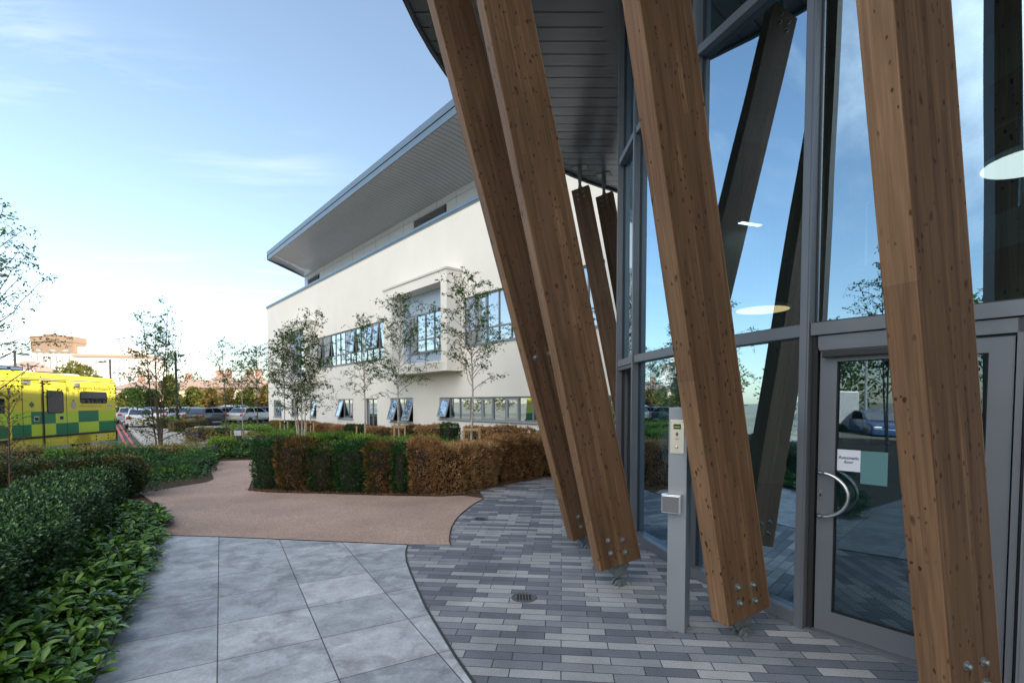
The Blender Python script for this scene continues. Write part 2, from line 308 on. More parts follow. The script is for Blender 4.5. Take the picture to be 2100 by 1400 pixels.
def gravelmat(name, c1, c2, sc_, rough=.9, c3=None):
    m, n, l, b = newmat(name)
    g = n.new('ShaderNodeNewGeometry'); v = n.new('ShaderNodeTexVoronoi'); v.inputs['Scale'].default_value = sc_; l.new(g.outputs['Position'], v.inputs['Vector'])
    z = n.new('ShaderNodeTexNoise'); z.inputs['Scale'].default_value = .9; z.inputs['Detail'].default_value = 6; l.new(g.outputs['Position'], z.inputs[0])
    s3 = n.new('ShaderNodeSeparateColor'); l.new(v.outputs['Color'], s3.inputs[0])
    cr = n.new('ShaderNodeValToRGB'); cr.color_ramp.elements[0].color = (*c1, 1); cr.color_ramp.elements[1].color = (*c2, 1)
    if c3: cr.color_ramp.elements.new(.8).color = (*c3, 1)
    l.new(s3.outputs[0], cr.inputs[0])
    s = n.new('ShaderNodeMapRange'); s.inputs[1].default_value = .3; s.inputs[2].default_value = .7; s.inputs[3].default_value = .82; s.inputs[4].default_value = 1.15; l.new(z.outputs[0], s.inputs[0])
    mu = n.new('ShaderNodeVectorMath'); mu.operation = 'SCALE'; l.new(cr.outputs[0], mu.inputs[0]); l.new(s.outputs[0], mu.inputs['Scale']); l.new(mu.outputs[0], b.inputs['Base Color'])
    b.inputs['Roughness'].default_value = rough
    bp = n.new('ShaderNodeBump'); bp.inputs['Strength'].default_value = .5; bp.inputs['Distance'].default_value = .004; l.new(v.outputs['Distance'], bp.inputs['Height']); l.new(bp.outputs[0], b.inputs['Normal'])
    return m
RESIN = gravelmat('resin_gravel', (.27, .175, .135), (.56, .41, .33), 120)
ASPH = gravelmat('asphalt', (.05, .05, .055), (.1, .1, .105), 60)
PAVT = gravelmat('pale_pavement', (.36, .32, .28), (.46, .42, .37), 30)
SOIL = gravelmat('mulched_soil', (.03, .019, .012), (.085, .052, .034), 42, c3=(.12, .075, .045))

# ------------------------------------------------------------------ ground
def sstep(a, b, x):
    t = min(1, max(0, (x - a) / (b - a))); return t * t * (3 - 2 * t)
def gz(x, y): return -.3 * sstep(17, 22.5, -.6 * x + .8 * y) * (1 - sstep(-2, 3, x))
def ground():
    xs = [-1500, -400, -150] + list(np.linspace(-80, -31, 12)) + list(np.arange(-30, 12.1, 1.)) + [20, 60, 400, 1500]
    ys = [-1500, -400, -100, -40] + list(np.arange(-30, 40.1, 1.)) + [50, 80, 160, 500, 2500]
    mb = MB(); n = len(xs)
    mb.v = [(x, y, gz(x, y) - .012) for y in ys for x in xs]
    mb.f = [(j * n + i, j * n + i + 1, (j + 1) * n + i + 1, (j + 1) * n + i) for j in range(len(ys) - 1) for i in range(n - 1)]; mb.m = [0] * len(mb.f)
    mb.m = [0 if abs(mb.v[f[0]][0] + 4) < 17 and abs(mb.v[f[0]][1] - 10) < 26 else 1 for f in mb.f]
    tag(part('ground', mb, [SOIL, mat('far_ground_pale', (.3, .29, .22), .9, var=.3, scale=.3)], smooth=True), kind='structure')
ground()
def sheet(name, poly, z, m, nsub=0):
    a = sum(poly[i][0] * poly[(i + 1) % len(poly)][1] - poly[(i + 1) % len(poly)][0] * poly[i][1] for i in range(len(poly)))
    if a < 0: poly = poly[::-1]
    mb = MB(); mb.add([(x, y, z) for x, y in poly], [tuple(range(len(poly)))])
    me = mb.mesh(name, m)
    import bmesh
    bm = bmesh.new(); bm.from_mesh(me); bmesh.ops.triangulate(bm, faces=bm.faces); bm.to_mesh(me); bm.free()
    return tag(link(name, me), kind='structure')
CURVE = [(-1.19, 5.7), (-1.15, 5.4), (-1.08, 5.1), (-.97, 4.76), (-.83, 4.35), (-.68, 3.93), (-.52, 3.54), (-.36, 3.16), (-.17, 2.75), (.06, 2.3), (.36, 1.8), (.8, 1.2), (1.4, .5), (2.2, -.3), (3.4, -1.3), (5, -2.4)]
RCURVE = [(-.7, 5.68), (-.74, 5.9), (-.77, 6.2), (-.785, 6.5), (-.78, 6.8), (-.76, 7.1), (-.72, 7.4), (-.66, 7.75), (-.58, 8.1), (-.47, 8.45)]
HB = [(-.47, 8.6), (-.78, 8.85), (-.6, 9.2), (-.29, 9.65), (.2, 10.3), (.74, 10.85), (1.4, 11.4), (2.4, 12), (4.5, 12.7)]
sheet('slab_paving', [(-4.4, 6.12), (-3.54, 6.04), (-2.76, 5.93), (-1.99, 5.82)] + CURVE + [(5, -9), (-9, -9), (-9, -4), (-2.0, 1.9)], -.004, SLAB)
sheet('block_paving', CURVE[::-1] + RCURVE[0:1] + RCURVE[1:] + HB[2:] + [(14, 12.7), (14, -9), (5, -9)], 0., BLOCK)
sheet('resin_path', [(-4.4, 6.12), (-3.54, 6.04), (-2.76, 5.93), (-1.99, 5.82), (-1.19, 5.7), (-.7, 5.68)] + RCURVE[1:] + [(-.85, 8.72), (-1.26, 8.63), (-2.29, 8.72), (-3.47, 8.91), (-4.29, 9.0), (-4.85, 9.2), (-5.4, 10.4), (-5.5, 11.2), (-3, 12.2), (.5, 13.2), (.5, 14.6), (-3, 14.2), (-7.6, 14.1), (-8.1, 13.7), (-7.2, 12.0), (-6.3, 10.6), (-6.2, 10.2), (-6.5, 9.4), (-6.7, 9.0), (-5.4, 7.7)], .004, RESIN)
def strip(name, pts, wd, z0, z1, m, label=None):
    mb = MB()
    for i in range(len(pts) - 1):
        a = Vector(pts[i]); b = Vector(pts[i + 1]); t = (b - a).normalized(); p = Vector((-t.y, t.x)) * wd / 2
        mb.prism([tuple(a - p), tuple(b - p + t * .002), tuple(b + p + t * .002), tuple(a + p)], z0, z1)
    return tag(part(name, mb, m), kind='structure')
strip('paving_edging', CURVE, .016, -.01, .006, METALD)
strip('path_edging', RCURVE, .014, -.01, .009, METALD)
# road, kerb and pavement on the lower ground to the left
kd = Vector((-.63, .78)).normalized(); kn_ = Vector((-kd.y, kd.x))
def kp(s, o): return tuple(Vector((-15, 20.6)) + kd * s + kn_ * o)
sheet('road', [kp(-26, 0), kp(60, 0), kp(60, 8.5), kp(-26, 8.5)], -.3, ASPH)
sheet('pavement', [kp(-4, -.15), kp(60, -.15), kp(60, -2.6), kp(-4, -2.6)], -.2, PAVT)
sheet('car_park', [kp(11, -2.7), kp(60, -2.7), (20, 90), (-4, 34), (-14, 33)], -.292, ASPH)
sheet('far_pavement', [kp(-26, 8.6), kp(60, 8.6), kp(60, 12), kp(-26, 12)], -.19, PAVT)
mb = MB()
for s in np.arange(-5, 60, .92): mb.box(s, s + .9, -.15, 0, -.31, -.18)
Mk = Matrix.Translation((-15, 20.6, 0)) @ Matrix.Rotation(math.atan2(kd.y, kd.x), 4, 'Z')
tag(part('kerb', mb, CONC, M=Mk), kind='structure')
mb = MB()
for s in range(-26, 60): mb.box(s, s + .98, 8.5, 8.62, -.31, -.18)
tag(part('far_kerb', mb, CONC, M=Mk), kind='structure')
mb = MB(); mb.box(-10, 55, .25, .36, -.296, -.292); mb.box(-10, 55, .52, .63, -.296, -.292)
tag(part('red_road_lines', mb, mat('red_line_paint', (.62, .12, .1), .7, var=.2, scale=8), M=Mk), kind='structure')
mb = MB(); mb.box(-1, .0, 1, 2.2, -.296, -.292); mb.box(5, 6.2, 3.9, 4.02, -.296, -.292); mb.box(9, 12, 3.9, 4.02, -.296, -.292)
tag(part('white_road_marks', mb, mat('white_line_paint', (.75, .75, .72), .7), M=Mk), kind='structure')

# ------------------------------------------------------------------ white hospital building (local: x along the front, y outward, z up)
D0 = 12.07
fd = Vector((-.647, .763)).normalized(); fn = Vector((-fd.y, fd.x))
ORG = fn * -D0
FANG = math.atan2(fd.y, fd.x)
H = thing('hospital_building', (ORG.x, ORG.y, 0), FANG, 'long cream rendered hospital wing with grey swept roof and ribbon windows', 'building')
S1 = 46.5; S0 = -3.; ZP = 9.62
RIB1 = (24.6, 34.55, 3.92, 5.92); RIB2 = (9.9, 17.35, 3.95, 5.92)
BAYS = [(17.42, 23.06), (34.47, 40.35)]
GWS = [(12.4, 19.24, .9, 1.84), (21.6, 23.95, .64, 1.85), (25.5, 27.05, .02, 1.84), (28.7, 31.0, .64, 1.83), (34.9, 36.2, .6, 1.8), (38.7, 40.4, .6, 1.8), (42.8, 45.1, .45, 1.8), (6, 10.5, .9, 1.84), (0.5, 4.5, .9, 1.84)]
def wall_holes(mb, s0, s1, z0, z1, holes, o=0., dep=.16):
    xs = sorted({s0, s1} | {h[0] for h in holes} | {h[1] for h in holes}); zs = sorted({z0, z1} | {h[2] for h in holes} | {h[3] for h in holes})
    for i in range(len(xs) - 1):
        for j in range(len(zs) - 1):
            cx = (xs[i] + xs[i + 1]) / 2; cz = (zs[j] + zs[j + 1]) / 2
            if any(h[0] < cx < h[1] and h[2] < cz < h[3] for h in holes): continue
            mb.add([(xs[i], o, zs[j]), (xs[i + 1], o, zs[j]), (xs[i + 1], o, zs[j + 1]), (xs[i], o, zs[j + 1])], [(3, 2, 1, 0)])
    for a, b, c, d in holes:
        q = o - dep
        mb.add([(a, o, c), (b, o, c), (b, o, d), (a, o, d), (a, q, c), (b, q, c), (b, q, d), (a, q, d)], [(0, 1, 5, 4), (1, 2, 6, 5), (2, 3, 7, 6), (3, 0, 4, 7)])
mb = MB()
holes = [RIB1, RIB2] + GWS + [(a + .35, b - .35, 3.37, 6.6) for a, b in BAYS]
wall_holes(mb, S0, S1, .2, ZP, holes)
mb.add([(S1, 0, -.4), (S1, -18, -.4), (S1, -18, ZP), (S1, 0, ZP)], [(0, 3, 2, 1)])
mb.add([(S0, -.3, -.4), (S0, -18, -.4), (S0, -18, ZP), (S0, -.3, ZP)], [(0, 1, 2, 3)])
mb.add([(S0, -18, -.4), (S1, -18, -.4), (S1, -18, ZP), (S0, -18, ZP)], [(0, 1, 2, 3)])
mb.add([(S0, -.02, ZP - .02), (S1, -.02, ZP - .02), (S1, -18, ZP - .02), (S0, -18, ZP - .02)], [(0, 1, 2, 3)])
part('wall', mb, RENDER, H)
mb = MB(); wall_holes(mb, S0, S1, -.45, .2, [(25.5, 27.05, .02, .2)], o=-.012, dep=.14)
part('plinth', mb, mat('red_brick_plinth', (.2, .055, .05), .8, var=.25, scale=9), H)
mb = MB(); mb.box(S0, S1 + .06, -.35, .07, ZP, ZP + .13); mb.box(S0, S1, .01, .045, ZP - .07, ZP - .002)
part('parapet_coping', mb, ZINC, H, bevel=.006)
# dark rooms behind the glazing
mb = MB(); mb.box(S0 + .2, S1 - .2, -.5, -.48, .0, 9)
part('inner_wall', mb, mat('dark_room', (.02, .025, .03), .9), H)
def window(parent, a, b, c, d, o, muls, trans=None, fw=.06, small=(), opened=(), name='window', solid=(), sill=True):
    """glazed frame; muls: panes count; small: panes holding a casement with a thick frame; opened: panes tilted out"""
    y1 = o; y0 = o - .07
    mb = MB(); n = muls; st = (b - a) / n
    mb.box(a, b, y0, y1, d - fw, d); mb.box(a, b, y0, y1, c, c + fw)
    xs = [a + st * i for i in range(n + 1)]
    for i, x in enumerate(xs):
        l_ = fw if i in (0, n) else fw * .75
        x0 = x if i == 0 else (x - l_ if i == n else x - l_ / 2)
        mb.box(x0, x0 + l_, y0 + .003, y1 - .003, c + fw, d - fw)
    if trans: mb.box(a + fw, b - fw, y0 + .005, y1 - .006, trans - fw / 2, trans + fw / 2)
    if sill: mb.box(a - .03, b + .03, y0 + .01, o + .12, c - .05, c - .002)
    W = part(name, mb, WFRAME, parent)
    g = MB(); sp_ = MB()
    for i in range(n):
        x0 = xs[i] + .02; x1 = xs[i + 1] - .02
        zlo = c + .03; zt = (trans or d) - .0
        if trans:
            g.add([(x0, y0 + .03, trans), (x1, y0 + .03, trans), (x1, y0 + .03, d - .03), (x0, y0 + .03, d - .03)], [(3, 2, 1, 0)]) if i not in opened and i not in solid else None
            g.add([(x0, y0 + .031, zlo), (x1, y0 + .031, zlo), (x1, y0 + .031, trans), (x0, y0 + .031, trans)], [(3, 2, 1, 0)])
            zl = trans
        else:
            if i not in opened and i not in solid: g.add([(x0, y0 + .03, zlo), (x1, y0 + .03, zlo), (x1, y0 + .03, d - .03), (x0, y0 + .03, d - .03)], [(3, 2, 1, 0)])
            zl = c + fw
        if i in solid: sp_.box(x0 + .01, x1 - .01, y0 + .02, y0 + .04, zl, d - fw)
        if i in small or i in opened:
            t = .07; hh = d - fw - zl - .01; ww = x1 - x0 - .03
            cs = MB(); Mo = Matrix.Translation((x0 + .015, y1 + .002, d - fw)) @ Matrix.Rotation(R((7 if trans else 17) if i in opened else 0), 4, 'X')
            for q in ((0, ww, -t, 0), (0, ww, -hh, -hh + t), (0, t, -hh + t, -t), (ww - t, ww, -hh + t, -t)):
                cs.box(q[0], q[1], -.045, 0, q[2], q[3], M=Mo)
            part('casement', cs, mat('casement_grey', (.33, .35, .37), .45, .3), W)
            if i in opened: g.add([Mo @ Vector(p) for p in ((t, -.02, -hh + t), (ww - t, -.02, -hh + t), (ww - t, -.02, -t), (t, -.02, -t))], [(3, 2, 1, 0)])
    part('pane', g, WGLASS, W)
    if sp_.v: part('blank_panel', sp_, BPANEL, W)
    return W
window(H, *RIB1[:2], RIB1[2], RIB1[3], -.08, 13, 4.55, opened=(1, 2, 5, 10, 12), solid=(6,), sill=True)
window(H, *RIB2[:2], RIB2[2], RIB2[3], -.08, 10, 4.55, small=(2, 8), solid=(9,))
window(H, *GWS[0][:2], GWS[0][2], GWS[0][3], -.06, 9, opened=(8,), small=(2, 4))
window(H, *GWS[1][:2], GWS[1][2], GWS[1][3], -.06, 3, opened=(0, 2))
window(H, *GWS[2][:2], GWS[2][2], GWS[2][3], -.1, 2, name='glazed_door', sill=False)
window(H, *GWS[3][:2], GWS[3][2], GWS[3][3], -.06, 3, opened=(2,))
window(H, *GWS[4][:2], GWS[4][2], GWS[4][3], -.06, 2, opened=(0,))
window(H, *GWS[5][:2], GWS[5][2], GWS[5][3], -.06, 2)
window(H, *GWS[6][:2], GWS[6][2], GWS[6][3], -.06, 3)
window(H, *GWS[7][:2], GWS[7][2], GWS[7][3], -.06, 6)
window(H, *GWS[8][:2], GWS[8][2], GWS[8][3], -.06, 5)
PJ = .77
for k, (a, b) in enumerate(BAYS):
    mb = MB(); z0, z1 = 2.93, 7.02
    oa, ob, oc, od = a + .45, b - .85, 3.37, 6.6
    if k: ob = b - .6
    wall_holes(mb, a, b, z0, z1, [(oa, ob, oc, od)], o=PJ, dep=.62)
    mb.add([(a, 0, z0), (a, PJ, z0), (a, PJ, z1), (a, 0, z1)], [(0, 1, 2, 3)]); mb.add([(b, 0, z0), (b, PJ, z0), (b, PJ, z1), (b, 0, z1)], [(3, 2, 1, 0)])
    mb.add([(a, 0, z0), (b, 0, z0), (b, PJ, z0), (a, PJ, z0)], [(0, 1, 2, 3)]); mb.add([(a, 0, z1), (b, 0, z1), (b, PJ, z1), (a, PJ, z1)], [(3, 2, 1, 0)])
    B = part('bay_surround', mb, RENDER, H)
    mb = MB(); mb.box(a - .04, b + .04, 0, PJ + .05, z1 + .001, z1 + .09); part('bay_coping', mb, mat('pale_coping', (.62, .6, .56), .6), B, bevel=.008)
    mb = MB(); wa, wb, wc, wd_ = oa + .06, ob - (.5 if not k else .4), 3.92, 5.68
    wall_holes(mb, oa, ob, oc, od, [(wa, wb, wc, wd_)], o=.15, dep=.1); part('bay_panel', mb, BPANEL, B)
    window(H, wa, wb, wc, wd_, .13, 5 if not k else 5, 4.5, small=(0, 4), sill=True)
# clerestory, louvres, swept roof
CL = -2.03
mb = MB(); mb.box(6, 43.05, CL - 8, CL, ZP - .1, 12.0)
C_ = part('clerestory_wall', mb, PANEL, H)
mb = MB()
for s in np.arange(6.6, 43, 1.78): mb.box(s - .012, s + .012, CL, CL + .006, ZP, 11.99)
mb.box(6, 43.04, CL + .001, CL + .008, 10.82, 10.845); mb.box(6, 43.04, CL + .001, CL + .009, 11.62, 11.64)
part('panel_joints', mb, mat('joint_grey', (.2, .21, .23), .6), C_)
for a, b in ((39.6, 42.2), (21.7, 24.95)):
    mb = MB(); mb.box(a, b, CL + .001, CL + .03, 10.86, 11.55, 0)
    for z in np.arange(10.9, 11.5, .075):
        mb.add([(a + .05, CL + .09, z), (b - .05, CL + .09, z), (b - .05, CL + .035, z + .055), (a + .05, CL + .035, z + .055), (a + .05, CL + .08, z - .006), (b - .05, CL + .08, z - .006)], [(0, 3, 2, 1), (0, 1, 5, 4)], 1)
    L_ = part('louvre', mb, [METALD, mat('louvre_blade', (.3, .32, .35), .45, .4)], H)
    tag(L_, 'dark slatted louvre set in the pale clerestory panels')
# soffit: bands .3 m wide, curved section from the clerestory out to the fascia
def sprof(t):            # t 0 at clerestory, 1 at fascia
    o = CL + t * (1.17 - CL); z = 11.93 + .42 * (1 - (1 - t) ** 2.1) + .05 * t
    return o, z
mb = MB(); se0 = 5.; 
def send(o): return 43.05 + (41.35 - 43.05) * (o - CL) / (1.17 - CL)
s = 5.0
while s < 43:
    for i in range(8):
        t0, t1 = i / 8, (i + 1) / 8; o0, z0 = sprof(t0); o1, z1 = sprof(t1)
        e0 = min(s + .27, send(o0)); e1 = min(s + .27, send(o1)); b0 = min(s, send(o0)); b1 = min(s, send(o1))
        if e0 - b0 < .001 and e1 - b1 < .001: continue
        mb.add([(b0, o0, z0), (e0, o0, z0), (e1, o1, z1), (b1, o1, z1)], [(3, 2, 1, 0)])
        g0 = min(s + .3, send(o0)); g1 = min(s + .3, send(o1))
        mb.add([(e0, o0, z0 + .01), (g0, o0, z0 + .01), (g1, o1, z1 + .01), (e1, o1, z1 + .01)], [(3, 2, 1, 0)], 1)
    s += .3
RF = part('roof_soffit', mb, [SOFF, SOFFD], H)
for p_ in RF.data.polygons: p_.use_smooth = True
mb = MB(); o1, z1 = sprof(1)
mb.box(5, 41.4, o1 + .002, o1 + .05, z1 - .03, z1 + .26); mb.box(5, 41.42, o1 + .002, o1 + .085, z1 + .275, z1 + .57)
mb.add([(41.42, o1 + .08, z1 - .03), (43.1, CL, 11.88), (43.1, CL, 12.35), (41.42, o1 + .08, z1 + .57)], [(0, 1, 2, 3)])
mb.add([(5, o1 + .085, z1 + .57), (41.42, o1 + .085, z1 + .57), (43.1, CL, 12.6), (43.1, -11, 12.2), (5, -11, 12.2), (5, CL, 12.6)], [(5, 4, 3, 2), (0, 5, 2, 1)])
part('roof_fascia', mb, ZINC, H)

# ------------------------------------------------------------------ drum shaped entrance building
CX, CY = 6.64, 6.28
EN = thing('entrance_building', (CX, CY, 0), 0, 'round glazed entrance pavilion with grey curtain wall frames under a wide canopy', 'building')
EI = Matrix.Translation((-CX, -CY, 0))
def epart(name, mb, mats, parent=None, **k):
    par = parent or EN
    return part(name, mb, mats, par, M=EI if par == EN else None, **k)
G = [(4.9, 11.15), (3.45, 10.35), (2.4, 9.3), (1.8, 8.1), (1.44, 6.75), (1.46, 5.97), (1.68, 4.67), (2.10, 3.60), (2.80, 2.70), (3.9, 1.85), (5.2, 1.35), (6.6, 1.2)]
ZS = 6.9; ZT1 = 2.13; ZT2 = 4.75
def seg(i):
    a = Vector(G[i]); b = Vector(G[i + 1]); t = (b - a).normalized(); nrm = Vector((t.y, -t.x))
    if nrm.dot(Vector((CX, CY)) - a) > 0: nrm = -nrm
    return a, b, t, nrm, (b - a).length
def fr(i):     # frame with x along the bay, y outward
    a, b, t, nrm, L_ = seg(i)
    return Matrix(((t.x, nrm.x, 0, a.x), (t.y, nrm.y, 0, a.y), (0, 0, 1, 0), (0, 0, 0, 1))), L_
DOOR = 7; RECESS = 4
for i in range(len(G)):
    j = min(i, len(G) - 2); k = max(i - 1, 0)
    nn = (seg(j)[3] + seg(k)[3]).normalized(); tt = Vector((-nn.y, nn.x)); p = Vector(G[i])
    M = Matrix(((tt.x, nn.x, 0, p.x), (tt.y, nn.y, 0, p.y), (0, 0, 1, 0), (0, 0, 0, 1)))
    mb = MB(); mb.box(-.033, .033, -.10, .045, 0.0, ZS - .004, M=M); mb.box(-.02, .02, .045, .05, .0, ZS - .004, 0, M=M); mb.box(-.042, .042, -.06, -.02, 0, ZS - .004, 1, M=M)
    epart('mullion', mb, [METAL, METALD])
for i in range(len(G) - 1):
    M, L_ = fr(i)
    for z, hgt, nm in ((ZT1, .085, 'transom'), (ZT2, .075, 'transom'), (ZS - .12, .11, 'head_rail')):
        mb = MB(); mb.box(.034, L_ - .034, -.08, .04, z - hgt / 2, z + hgt / 2, M=M); mb.box(.03, L_ - .03, -.06, -.01, z + hgt / 2 + .001, z + hgt / 2 + .014, 1, M=M); epart(nm, mb, [METAL, METALD])
    lows = []
    for z0, z1 in ((ZT1 + .03, ZT2 - .03), (ZT2 + .03, ZS - .15)):
        mb = MB(); mb.box(.025, L_ - .025, -.034, -.03, z0, z1, M=M); epart('glass_pane', mb, CGLASS)
    if i == DOOR or i == RECESS: continue
    mb = MB(); mb.box(.034, L_ - .034, -.08, .04, .004, .1, M=M); epart('bottom_rail', mb, METAL)
    mb = MB(); mb.box(.025, L_ - .025, -.034, -.03, .06, ZT1 - .03, M=M); epart('glass_pane', mb, CGLASS)
# recessed side entrance: dark grey reveal panels
M, L_ = fr(RECESS)
mb = MB(); mb.box(.03, L_ - .36, -.30, -.26, .0, ZT1 - .05, M=M); mb.box(.03, L_ - .04, -.26, .03, ZT1 - .09, ZT1 - .05, M=M)
epart('recess_panel', mb, mat('recess_grey', (.11, .12, .13), .5, .2))
mb = MB(); mb.box(L_ - .1, L_ - .05, -.30, .03, .0, ZT1 - .095, M=M); mb.box(L_ - .3, L_ - .24, -.28, -.2, 0, ZT1 - .095, M=M); epart('recess_jamb', mb, METAL)
# main automatic door
M, L_ = fr(DOOR)
mb = MB()
mb.box(.045, .075, -.09, .02, .0, 2.08, 1, M=M); mb.box(L_ - .075, L_ - .045, -.09, .02, 0, 2.08, 0, M=M)
mb.box(.045, L_ - .045, -.07, .02, 2.0, 2.08, 0, M=M); mb.box(.045, L_ - .045, -.08, .06, .002, .018, 0, M=M)
epart('door_surround', mb, [METAL, RUBBER])
d0, d1 = .085, L_ - .085
mb = MB(); sw = .105
mb.box(d0, d0 + sw, -.055, 0, .02, 1.985, M=M); mb.box(d1 - sw, d1, -.055, 0, .02, 1.985, M=M)
mb.box(d0 + sw, d1 - sw, -.054, -.001, 1.9, 1.985, M=M); mb.box(d0 + sw, d1 - sw, -.054, -.001, .02, .165, M=M)
DR = epart('door', mb, METAL, bevel=0)
tag(DR, 'grey framed glass door with a curved bar handle')
mb = MB(); mb.box(d0 + sw, d1 - sw, -.03, -.025, .165, 1.9, M=M); part('door_glass', mb, DGLASS, DR)
mb = MB()
for q in ((d0 + sw, d0 + sw + .006, .165, 1.9), (d1 - sw - .006, d1 - sw, .165, 1.9), (d0 + sw + .006, d1 - sw - .006, 1.894, 1.9), (d0 + sw + .006, d1 - sw - .006, .165, .171)): mb.box(q[0], q[1], -.024, -.006, q[2], q[3], M=M)
part('door_gasket', mb, RUBBER, DR)
for yo in (.055, -.11):
    pts = []; hc = .985; hr = .152; s_ = 1 if yo > 0 else -1
    x0 = d0 + .015
    pts.append((x0 - .0, 0 if s_ > 0 else -.055, hc + hr)); pts.append((x0 + .004, yo * .6 - (.0 if s_ > 0 else .02), hc + hr))
    for q in range(17):
        an = R(90 - 180 * q / 16); pts.append((x0 + .02 + math.cos(an) * .175, yo, hc + math.sin(an) * hr))
    pts.append((x0 + .004, yo * .6 - (.0 if s_ > 0 else .02), hc - hr)); pts.append((x0, 0 if s_ > 0 else -.055, hc - hr))
    mb = MB(); mb.tube([M @ Vector(p) for p in pts], .0125, 12); part('door_handle', mb, STEEL, DR, smooth=True)
mb = MB(); mb.box(d0 + .012, d0 + .036, .001, .005, .945, 1.01, 0, M=M); mb.box(d0 + .018, d0 + .028, .005, .009, .965, .985, 1, M=M); part('lock_plate', mb, [STEEL, RUBBER], DR)
mb = MB(); mb.box(d0 + .03, d0 + .5, .002, .06, 1.925, 1.975, M=M); part('door_closer', mb, mat('black_plastic', (.02, .02, .022), .35), DR, bevel=.008)
mb = MB(); mb.box(d0 + .0, d0 + .46, .002, .03, 1.98, 2.03, M=M); part('closer_cover', mb, METAL, DR)
mb = MB(); mb.box(.197, .335, -.0245, -.0235, 1.155, 1.3, M=M); SG = tag(part('door_sign', mb, mat('sign_paper', (.72, .76, .85), .5), DR), 'white paper notice reading Automatic door')
INK = mat('dark_ink', (.01, .01, .02), .6)
for s, z in (('Automatic', 1.236), ('door', 1.208)):
    me = text_mesh(s, .029, INK, 'sign_lettering', 'CENTER', ext=.0003, bold=.0006)
    o = link('sign_lettering', me, DR, M @ Matrix.Translation((.266, -.0228, z)) @ Matrix.Rotation(R(90), 4, 'X'))
    # the lettering must read left to right from outside: bay x runs away from its left edge as seen from outside
mb = MB(); mb.box(.337, .487, -.0245, -.0235, 1.08, 1.298, M=M); part('green_film', mb, mat('teal_film', (.1, .24, .25), .35), DR)
mb = MB(); mb.box(d1 - sw - .2, d1 - sw - .02, -.0225, -.0222, 1.0, 1.22, M=M); part('green_film', mb, mat('teal_film2', (.16, .27, .24), .35), DR)
# floor, rear wall and gallery inside the entrance
mb = MB(); mb.prism([(x, y) for x, y in [(g[0] + (CX - g[0]) * .03, g[1] + (CY - g[1]) * .03) for g in G]] + [(9, 1.2), (9, 11.2)], .005, .012)
epart('lobby_floor', mb, mat('lobby_floor_tile', (.08, .11, .14), .3, var=.2, scale=2))
mb = MB()
for k in range(22): mb.box(.1, L_ - .1, -.6 - k * .055, -.6 - k * .055 + .02, .013, .018, M=M)
epart('entrance_matting', mb, mat('aluminium_strip', (.2, .24, .27), .4, .4))
mb = MB(); mb.box(6.9, 7.1, -8, 13.5, 0, ZS); mb.box(4.0, 6.9, 9.9, 10.1, 0, ZS - .3)
epart('rear_wall', mb, mat('green_grey_wall', (.22, .27, .25), .8, var=.05))
mb = MB(); mb.box(5.5, 6.9, 1.3, 10.9, 3.35, 3.75)
for y in np.arange(2, 10.5, 1.6): mb.box(6.78, 6.9, y, y + 1.1, 4.1, 6.1, 1); mb.box(6.76, 6.9, y, y + 1.1, .8, 2.4, 1)
for y in np.arange(2, 10.5, 1.2): mb.tube([(5.55, y, 3.75), (5.55, y, 4.75)], .02, 6, 2)
mb.tube([(5.55, 1.6, 4.75), (5.55, 10.5, 4.75)], .025, 8, 2)
mb.box(4.6, 5.0, 7.6, 8.0, 0, ZS - .2, 0); mb.box(4.8, 5.2, 3.8, 4.2, 0, ZS - .2, 0)
epart('gallery', mb, [mat('gallery_grey', (.15, .17, .17), .7), mat('inner_window', (.02, .05, .06), .2), STEEL])
mb = MB(); mb.box(3.4, 4.9, 5.2, 6.1, .02, 1.05); mb.box(3.3, 5.0, 5.1, 6.2, 1.05, 1.1)
t_ = tag(part('reception_desk', mb, mat('desk_teal', (.06, .13, .15), .5), bevel=.01), 'dark teal reception desk standing inside the glazed lobby', 'desk')
# canopy
KX, KY, KR = 6.94, 5.57, 8.46
mb = MB(); pk = .275; y = KY - KR + .05
while y < KY + KR - .1:
    for (ya, yb, z, mi) in ((y, y + pk - .018, ZS, 0), (y + pk - .018, y + pk, ZS + .012, 1)):
        ya_, yb_ = max(ya, KY - KR + .02), min(yb, KY + KR - .02); n_ = 1
        xa = math.sqrt(max(0, (KR - .05) ** 2 - (ya_ - KY) ** 2)); xb = math.sqrt(max(0, (KR - .05) ** 2 - (yb_ - KY) ** 2))
        mb.add([(KX - xa, ya_, z), (KX + xa, ya_, z), (KX + xb, yb_, z), (KX - xb, yb_, z)], [(3, 2, 1, 0)], mi)
    y += pk
CSOFF = mat('canopy_soffit_metal', (.19, .215, .235), .27, .35, var=.05, scale=2)
epart('canopy_soffit', mb, [CSOFF, SOFFD])
mb = MB(); nseg = 96
for i in range(nseg):
    a0, a1 = 2 * math.pi * i / nseg, 2 * math.pi * (i + 1) / nseg
    P_ = lambda a, r, z: (KX + r * math.cos(a), KY + r * math.sin(a), z)
    mb.add([P_(a0, KR, ZS - .05), P_(a1, KR, ZS - .05), P_(a1, KR, ZS + .3), P_(a0, KR, ZS + .3), P_(a0, KR - .06, ZS - .05), P_(a1, KR - .06, ZS - .05), P_(a1, KR - .06, ZS + .01), P_(a0, KR - .06, ZS + .01)], [(0, 1, 2, 3), (4, 5, 1, 0), (7, 6, 5, 4)])
mb.v += []
top = [P_(2 * math.pi * i / nseg, KR, ZS + .3) for i in range(nseg)]
mb.add(top + [(KX, KY, ZS + .9)], [(i, (i + 1) % nseg, nseg) for i in range(nseg)])
epart('canopy_edge', mb, mat('canopy_edge_metal', (.1, .12, .14), .4, .5))
mb = MB()
out = []
